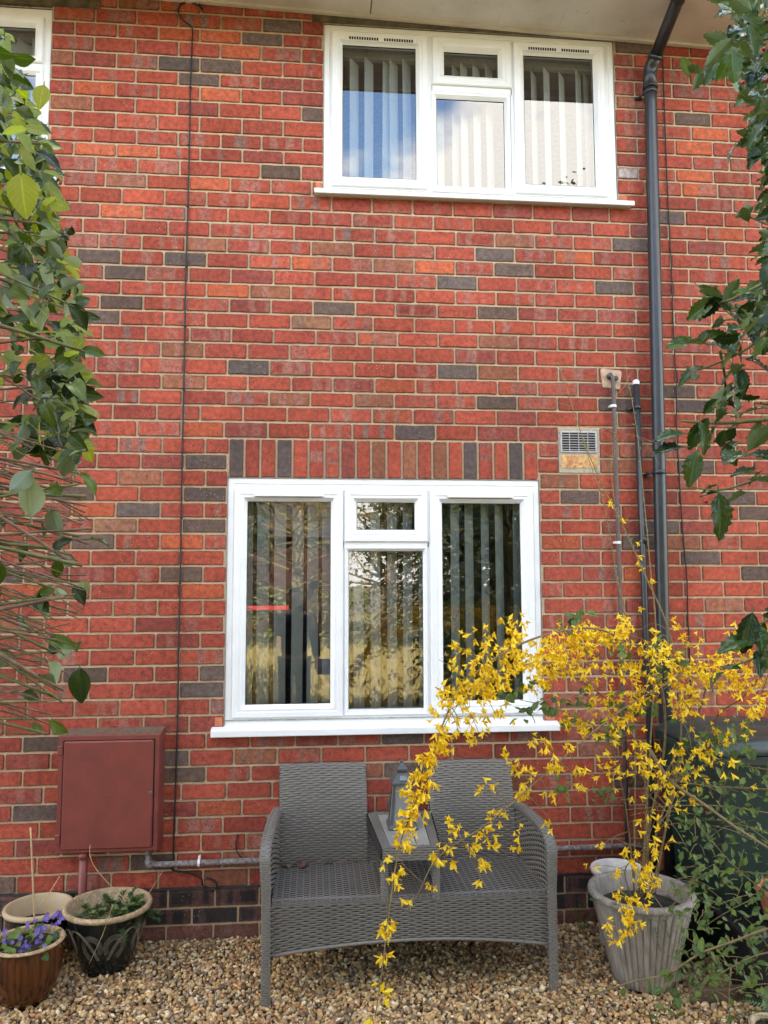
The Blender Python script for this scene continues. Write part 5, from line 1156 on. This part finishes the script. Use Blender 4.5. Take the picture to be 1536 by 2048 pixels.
for (px, py, Y) in ((272,1775,-.15),(285,1790,-.2),(250,1782,-.12),(210,1790,-.12),(160,1812,-.25),(265,1810,-.25),(290,1815,-.2),(240,1830,-.32),(305,1830,-.22),(320,1845,-.24),(215,1845,-.34),(255,1850,-.36),(278,1855,-.34),(148,1835,-.34),(230,1815,-.25),(325,1830,-.18),(250,1885,-.42)):
    tip = at(px, py, Y); root = Vector((PA[0]+(tip.x-PA[0])*.55, PA[1]+(tip.y-PA[1])*.55, .205)); sprig(root, tip, gl_ if rp_.random() < .6 else gl2, he)
for k in range(30): a = rp_.random()*6.28; r_ = .13*rp_.random()**.5; q = Vector((PA[0]+.03+r_*math.cos(a), PA[1]+r_*math.sin(a), .205)); sprig(q, q+Vector((rp_.gauss(0, .02), rp_.gauss(0, .02), rp_.uniform(.03, .09))), gl_ if k % 2 else gl2, he)
b = MB()
for k in range(70): a = rp_.random()*6.28; r_ = rp_.random()*.13; p = Vector((PA[0]-.03+r_*math.cos(a), PA[1]-.03+r_*.7*math.sin(a), .212+rp_.random()*.012)); d = Vector((rp_.gauss(0, 1), rp_.gauss(0, 1), .1)).normalized()*rp_.uniform(.02, .05); b.tube([p-d, p+d], .0009, 4)
b.build('dry_straw', MT['bamboo'], he)
def stalk(label, px, Y, r=.0016): b = MB(); b.tube(cr_spline([at(x, y, Y+dy) for x, y, dy in px], 4), r, 6); return tag(b.build('dry_stalk', MT['bamboo'], None, True), label, 'stalk', 'dry stalks in the left pots')
stalk('long dry curved stalk leaning out of the black swirl pot towards the meter box', [(255,1803,0),(220,1770,0),(190,1735,0),(180,1710,0),(180,1690,0)], -.2); stalk('dry straw bent across the front of the black swirl pot', [(226,1808,0),(205,1870,-.08),(178,1928,-.10)], -.34, .001)
stalk('thin straight dry stalk at the right rim of the black swirl pot', [(286,1805,0),(305,1775,0),(326,1741,0)], -.15, .0012)
stalk('pale broken stalk leaning in the nearly empty cream rim pot', [(60,1832,0),(92,1795,0),(120,1752,0)], -.15, .0022)
b = MB(); pc_ = cr_spline([at(69, 1850, -.36), at(66, 1770, -.36), at(61, 1655, -.36)], 4); b.tube(pc_, .0042, 8); tag(b.build('bamboo_cane', MT['bamboo'], None, True), 'upright bamboo cane stuck in the brown pot', 'cane')
vi = thing('violas', 'purple violas with green leaves filling the brown pot', 'flowers', (PB[0], PB[1], .2))
MV = mk_leaf('viola_leaf', (.085, .15, .03), (.14, .2, .07), .4, .25, .3); vlv = [leaf_mesh('leaf', .034, .028, MV, k, .3, .2, .02) for k in range(3)]
pur = NT('purple_petal'); rnd_ = pur('ObjectInfo').outputs['Random']; pur.set(Base_Color=pur.mix(rnd_, (.10, .06, .32), (.22, .15, .46)), Roughness=.6)
def viola_mesh(seed):
    r = random.Random(seed); V = [(0, .001, 0)]; F = []
    for k in range(5):
        a = math.pi/2+k*2*math.pi/5; l = .0098*(1.15 if k == 0 else 1)*r.uniform(.9, 1.1); o = len(V)
        for da, q in ((-.5, .75), (-.22, 1.), (.22, 1.), (.5, .75)): V.append((l*q*math.cos(a+da), -.002+r.uniform(-.002, .002), l*q*math.sin(a+da)))
        F.append((0, o, o+1, o+2, o+3))
    b = MB(); b.add(V, F); me = b.mesh('flower'); me.materials.append(pur.m); return me
vm = [viola_mesh(k) for k in range(3)]
VP = [(0,1860),(15,1905),(8,1880),(35,1880),(60,1852),(80,1860),(75,1880),(95,1835),(110,1830),(120,1832),(45,1905),(55,1895),(50,1888),(85,1893),(70,1840),(102,1878),(40,1870),(78,1868),(62,1895),(48,1912),(118,1845),(92,1850),(10,1868),(125,1838),(30,1890),(56,1906),(72,1862),(88,1838)]
for k, (px, py) in enumerate(VP):
    for j in range(3): p = at(px+rp_.gauss(0, 5), py+rp_.gauss(0, 4), -.53+.12*(1900-py)/60+rp_.gauss(0, .01)); put('flower', vm[(k+j) % 3], p, (rp_.gauss(0, .4), 1, -.4+rp_.gauss(0, .3)), (0, 0, 1), vi, rp_.uniform(.8, 1.15))
for k in range(90):
    a = rp_.random()*6.28; r_ = math.sqrt(rp_.random())*.145; p = Vector((PB[0]+r_*math.cos(a), PB[1]+r_*math.sin(a), .225+.035*rp_.random()-.02*(r_/.14)**2)); put('leaf', vlv[k % 3], p, rvec(rp_)+Vector((0, -.2, .2)), rvec(rp_, .5)+Vector((0, -.3, 1)), vi, rp_.uniform(.7, 1.2))
# greenery in the grey pot and small weeds
we = thing('pot_weeds', 'low feathery weeds around the rim of the grey ribbed pot', 'weeds', (PG[0], PG[1], .33))
for (px, py, Y) in ((1180,1800,-.7),(1225,1810,-.78),(1290,1830,-.80),(1330,1845,-.82),(1310,1795,-.7),(1345,1800,-.6),(1300,1850,-.83),(1340,1880,-.84),(1245,1790,-.62),(1360,1830,-.75),(1320,1905,-.86)):
    tip = at(px, py, Y); root = Vector((PG[0]+(tip.x-PG[0])*.6, PG[1]+(tip.y-PG[1])*.6, .335)); sprig(root, tip, gl_, we, 36, .02, .003)
wd = thing('gravel_weed', 'little green weed growing between the bench and the grey pot', 'weed', (1.33, -.12, 0))
for (px, py) in ((1150,1815),(1160,1808),(1172,1800),(1145,1822),(1185,1830),(1180,1850)): tip = at(px, py, -.16); sprig(Vector((1.36, -.13, 0)), tip, gl2, wd, 26, .02, .003)

# fallen petals, dead leaves and bits of straw on the gravel
rl = random.Random(64); b = MB()
for k in range(150):
    x, y = rl.uniform(-1.5, 2.0), rl.uniform(-1.0, -.02); c = Vector((x, y, .012+rl.random()*.006)); a = rl.random()*6.28; s_ = rl.uniform(.005, .014); d1 = Vector((math.cos(a), math.sin(a), rl.uniform(-.2, .3)))*s_; d2 = Vector((-math.sin(a), math.cos(a), rl.uniform(-.2, .3)))*s_*.5
    b.add([c-d1, c+d2, c+d1, c-d2], [(0, 1, 2, 3)])
tag(b.build('fallen_leaves', lm_), 'dead brown leaf scraps scattered over the gravel', 'leaf litter', kind='stuff')
b = MB()
for k in range(46):
    x, y = rl.uniform(.2, 1.9), rl.uniform(-1.0, -.35); c = Vector((x, y, .016)); a = rl.random()*6.28; d1 = Vector((math.cos(a), math.sin(a), .1))*rl.uniform(.005, .010); d2 = Vector((-math.sin(a), math.cos(a), .1))*.003; b.add([c-d1, c+d2, c+d1, c-d2], [(0, 1, 2, 3)])
tag(b.build('fallen_petals', MT['petal']), 'fallen yellow forsythia petals on the gravel', 'petals', kind='stuff')
# ================================================================== THE GARDEN BEHIND THE CAMERA (seen in the panes; trees raised to shade the lower wall)
re_ = random.Random(8)
dry = NT('dry_grass'); dry.set(Base_Color=dry.mix(dry.noise(dry.pos(), 3, 4), (.50, .36, .14), (.28, .25, .08)), Roughness=.9)
V = []; F = []
for k in range(22000):
    x, y = re_.uniform(-7, 7), re_.uniform(-13, -6.0); h = re_.uniform(.15, .55)*(1 if y < -8 else .6); a = re_.random()*3.14; dx, dy = .010*math.cos(a), .010*math.sin(a); lx_, ly_ = re_.gauss(0, .12), re_.gauss(0, .12); o = len(V)
    V += [(x-dx, y-dy, -.02), (x+dx, y+dy, -.02), (x+lx_*.4+dx*.7, y+ly_*.4, h*.6), (x+lx_, y+ly_, h)]; F += [(o, o+1, o+2), (o, o+2, o+3)]
b = MB(); b.add(V, F); tag(b.build('long_grass', dry.m), 'dry golden long grass in the sunny garden behind the camera', 'grass', kind='stuff')
hm = simple('hedge_leaf', (.14, .16, .035), .7, .4, 6); hd = thing('garden_hedge', 'sunlit yellow green hedge across the far end of the garden', 'hedge', (0, -13.6, 0))
pts = [Vector((re_.uniform(-9, 9), -13.6+re_.gauss(0, .35), re_.uniform(0, 1.75)+.12*math.sin(k))) for k in range(9000)]; leaf_stuff(pts, hm, 'foliage', hd, (.07, .16), 3)
for x in range(-8, 9, 2): b = MB(); b.tube([(x, -13.6, -.02), (x+.1, -13.6, 1.3)], .03, 6); b.build('stem', MT['bark'], hd)
nh = thing('neighbour_house', 'red brown brick house beyond the garden hedge', 'house', (-6, -22, 0)); nbm = NT('brown_far_brick'); bt2 = nbm('TexBrick', i_Scale=4.4, i_Color1=(.085,.034,.022,1), i_Color2=(.07,.028,.02,1), i_Mortar=(.11,.085,.065,1)); nbm.set(Base_Color=bt2.outputs[0], Roughness=.9)
b = MB(); b.box(-11, .5, -28, -21, -.02, 3.3); b.build('wall', nbm.m, nh)
b = MB(); b.add([(-11.4,-20.6,3.2),(.9,-20.6,3.2),(.9,-24.5,4.9),(-11.4,-24.5,4.9),(-11.4,-28.4,3.2),(.9,-28.4,3.2)], [(0,1,2,3),(3,2,5,4)]); b.build('roof', simple('dark_slate', (.045, .035, .03), .8), nh)
for x in (-9, -6.5): b = MB(); b.ring(x-.6, x+.6, 1, 2.3, [(0, -20.9), (0, -20.96), (.08, -20.96), (.08, -20.9)]); b.build('window', MT['upvc'], nh); b = MB(); b.box(x-.52, x+.52, -20.99, -20.95, 1.08, 2.22); b.build('pane', MT['gasket'], nh)
cr_r = simple('red_bench_paint', (.5, .05, .04), .5); rbn = thing('red_rail', 'low red painted rail at the garden hedge', 'rail', (-1.5, -12.6, 0))
b = MB(); b.bbox(-3.2, -.55, -12.65, -12.55, 1.20, 1.30, .01); b.build('rail', cr_r, rbn)
for x in (-3.0, -.75): b = MB(); b.box(x-.04, x+.04, -12.64, -12.56, -.02, 1.2); b.build('post', MT['bark'], rbn)
def tree(label, x, y, h, crown, mat, nl, seed, bare=False, cz=.62, L=(.06, .12), grp=None):
    r = random.Random(seed); t = thing('garden_tree', label, 'tree', (x, y, 0), 'trees in the garden behind the camera'); b = MB(); b.tube(cr_spline([(x, y, -.02), (x+r.gauss(0, .1), y, h*.35), (x+r.gauss(0, .2), y, h*.8)], 5), [.16-.012*k for k in range(11)], 9); b.build('trunk', MT['bark'], t)
    b = MB(); tips = []
    for k in range(64):
        z = h*r.uniform(.18, .8); a = r.random()*6.28; p0 = Vector((x, y, z)); d = Vector((math.cos(a), math.sin(a), r.uniform(-.1, .7))).normalized(); l = crown*r.uniform(.5, 1.1); p1 = p0+d*l*.5+rvec(r, .08); p2 = p0+d*l+Vector((0, 0, r.uniform(-.3, .3))); b.tube([p0, p1, p2], [.035, .02, .008], 5)
        for j in range(7): q = p1.lerp(p2, r.random()); e = q+rvec(r, .35)+Vector((0, 0, -.1)); b.tube([q, q.lerp(e, .5)+rvec(r, .03), e], [.009, .006, .003], 4); tips.append((q, e))
    b.build('limbs', MT['cane'] if bare else MT['bark'], t)
    pts = []
    for k in range(nl): q, e = r.choice(tips); pts.append(q.lerp(e, r.random())+rvec(r, .16))
    leaf_stuff(pts, mat, 'crown', t, L, seed)
gm1 = mk_leaf('evergreen_leaf', (.045, .065, .015), (.10, .12, .05), .3, .2, .3); gm2 = mk_leaf('spring_leaf', (.22, .20, .05), (.25, .22, .08), .5, .3, .3)
tree('bare spring tree with loose twigs in the middle, behind the garden hedge', -.5, -14.6, 7.8, 2.6, gm2, 1500, 1, True)
tree('bare spring tree standing in front of the brick neighbour house', 1.6, -14.8, 7.0, 2.4, gm2, 900, 2, True)
tree('bare spring tree with many fine twigs behind the hedge', -2.6, -15.2, 7.4, 2.4, gm2, 900, 12, True)
tree('dense dark evergreen tree at the right of the garden', 3.1, -8.8, 8.4, 2.1, gm1, 15000, 3, False)
tree('dark evergreen tree beside the garden hedge in the middle', 2.4, -11.6, 7.6, 2.0, gm1, 14000, 4, False)
tree('tall evergreen tree at the far right of the garden', 5.6, -9.0, 8.8, 2.6, gm1, 14000, 5, False)
tree('evergreen tree at the far left of the garden', -6.0, -9.0, 8.6, 2.6, gm1, 15000, 6, False)
tree('added evergreen tree behind the neighbour hedge on the left, shading the wall', -6.2, -15.2, 9.5, 2.6, gm1, 12000, 14, False, L=(.1, .2))  # tree added to block low sky light from the lower wall
tree('added broad evergreen tree behind the hedge on the right, shading the wall', 4.2, -15.8, 9.5, 2.8, gm1, 12000, 15, False, L=(.1, .2))  # second added tree, placed to dim the lower wall
# ================================================================== PHOTOGRAPHER (reflected in the left pane)
pe = thing('person', 'person in dark jacket and trousers raising a phone, reflected in the window', 'person', (-.22, -4.62, 0))
def skin(name, verts, edges, rad, mat, parent, root=0, sub=2):
    me = bpy.data.meshes.new(name); me.from_pydata(verts, edges, []); o = obj(name, me, mat, parent); me.update()
    md = o.modifiers.new('skin', 'SKIN'); md.use_smooth_shade = True
    sk = me.skin_vertices[0].data if me.skin_vertices else None
    if sk is None:
        o.data.update(); return o
    for i, r in enumerate(rad): sk[i].radius = r if isinstance(r, tuple) else (r, r); sk[i].use_root = (i == root)
    ms = o.modifiers.new('sub', 'SUBSURF'); ms.levels = sub; ms.render_levels = sub; return o
X, Y = -.22, -4.62; FZ = -.012
skn = simple('skin', (.42, .24, .17), .55, .08); jk = simple('dark_jacket', (.012, .012, .015), .8, .3, 40); tr_ = simple('dark_trousers', (.010, .010, .012), .85, .3, 40); hr = simple('dark_hair', (.02, .014, .010), .6)
# body: pelvis, spine, neck, head, arms to wrists and hands
bv = [(X,Y,.94),(X,Y,1.12),(X,Y,1.32),(X,Y,1.44),(X,Y+.01,1.50),(X,Y+.02,1.57),(X,Y+.02,1.64),(X,Y+.015,1.70),
      (X+.17,Y,1.41),(X+.23,Y+.01,1.15),(X+.25,Y+.14,.97),(X+.255,Y+.21,.94),(X-.17,Y,1.41),(X-.16,Y+.12,1.22),(X+.10,Y+.30,1.56),(X+.17,Y+.335,1.66),
      (X+.09,Y,.88),(X+.10,Y+.01,.48),(X+.10,Y-.01,.09),(X-.09,Y,.88),(X-.10,Y+.01,.48),(X-.10,Y-.01,.09),(X+.10,Y+.11,.05),(X-.10,Y+.11,.05)]
be = [(0,1),(1,2),(2,3),(3,4),(4,5),(5,6),(6,7),(3,8),(8,9),(9,10),(10,11),(3,12),(12,13),(13,14),(14,15),(0,16),(16,17),(17,18),(0,19),(19,20),(20,21),(18,22),(21,23)]
brd = [(.14,.10),(.13,.09),(.15,.10),(.10,.08),(.052,.052),(.068,.080),(.076,.092),(.060,.070),.058,.043,.030,.026,.058,.043,.030,.026,.085,.060,.042,.085,.060,.042,.035,.035]
skin('body', bv, be, brd, skn, pe)
jv = [bv[i] for i in (0,1,2,3,8,9,10,12,13,14)]; skin('jacket', jv, [(0,1),(1,2),(2,3),(3,4),(4,5),(5,6),(3,7),(7,8),(8,9)], [(.165,.125),(.155,.115),(.175,.125),(.125,.10),.078,.060,.046,.078,.060,.044], jk, pe)
tv = [bv[i] for i in (0,16,17,18,19,20,21)]; skin('trousers', tv, [(0,1),(1,2),(2,3),(0,4),(4,5),(5,6)], [(.16,.12),.105,.080,.066,.105,.080,.066], tr_, pe)
hvv = [(X,Y-.015,1.62),(X,Y-.005,1.70),(X,Y+.01,1.735)]; skin('hair', hvv, [(0,1),(1,2)], [(.082,.085),(.080,.085),(.055,.06)], hr, pe, 0, 2)
shoe = simple('black_shoe', (.01, .01, .01), .4)
for s_ in (-1, 1): b = MB(); b.bbox(X+s_*.10-.045, X+s_*.10+.045, Y-.07, Y+.19, FZ, .09, .025); b.build('shoe', shoe, pe, True)
for s_ in (-1, 1): b = MB(); b.lathe([(0, -.012), (.010, -.006), (.0115, 0), (.010, .006), (0, .012)], (X+s_*.032, Y+.105, 1.645), 8); b.build('eye', simple('eye_white', (.6, .58, .55), .2) if 'eye_white' not in bpy.data.materials else bpy.data.materials['eye_white'], pe, True)
b = MB(); b.tube([(X, Y+.105, 1.655), (X, Y+.128, 1.615), (X, Y+.11, 1.605)], [.008, .014, .010], 8); b.build('nose', skn, pe, True)
b = MB(); b.tube([(X-.024, Y+.096, 1.578), (X, Y+.104, 1.576), (X+.024, Y+.096, 1.578)], .005, 6); b.build('mouth', simple('lips', (.32, .12, .10), .5), pe, True)
for s_ in (-1, 1): b = MB(); b.lathe([(0, -.006), (.018, -.004), (.022, 0), (.016, .006)], (0, 0, 0), 10); b.v = [(X+s_*.083+v[2]*s_, Y+.01+v[0]*.7, 1.63+v[1]*1.3) for v in b.v]; b.build('ear', skn, pe, True)
def hand(w, fwd, up, curl, thumb):
    fwd, up = Vector(fwd).normalized(), Vector(up).normalized(); sd_ = fwd.cross(up).normalized(); w = Vector(w); b = MB()
    V = []
    b.tube([w-fwd*.01, w+fwd*.03, w+fwd*.075], [.024, .036, .034], 10)
    for i, (o_, l) in enumerate(((-.027, .065), (-.009, .075), (.009, .072), (.027, .055))):
        p = w+fwd*.075+sd_*o_; q = p+fwd*l*.45-up*l*curl*.3; r_ = q+fwd*l*.25-up*l*curl*.6; e = r_-up*l*curl*.35+fwd*l*.1; b.tube([p-fwd*.01, q, r_, e], [.0095, .009, .008, .0065], 8)
    p = w+fwd*.025+sd_*thumb*.03; b.tube([p, p+sd_*thumb*.028+fwd*.02, p+sd_*thumb*.035+fwd*.052-up*.012], [.012, .0105, .008], 8); return b.build('hand', skn, pe, True)
hand((X+.255, Y+.21, .94), (.05, 1, -.15), (0, 0, 1), .7, -1); hand((X+.17, Y+.335, 1.66), (.25, .25, 1), (0, -1, .2), .5, -1)
b = MB(); b.bbox(.0-.038, .038, -4.212, -4.203, 1.735, 1.815, .003); ph = tag(b.build('phone', simple('phone_black', (.01, .01, .012), .1)), 'black phone held up beside the face of the photographer', 'phone')
b = MB(); b.bbox(X+.25, X+.45, Y+.27, Y+.275, .80, .97, .001); tag(b.build('folded_paper', simple('pale_blue_paper', (.45, .52, .70), .7)), 'pale blue folded paper in the lowered hand of the photographer', 'paper')
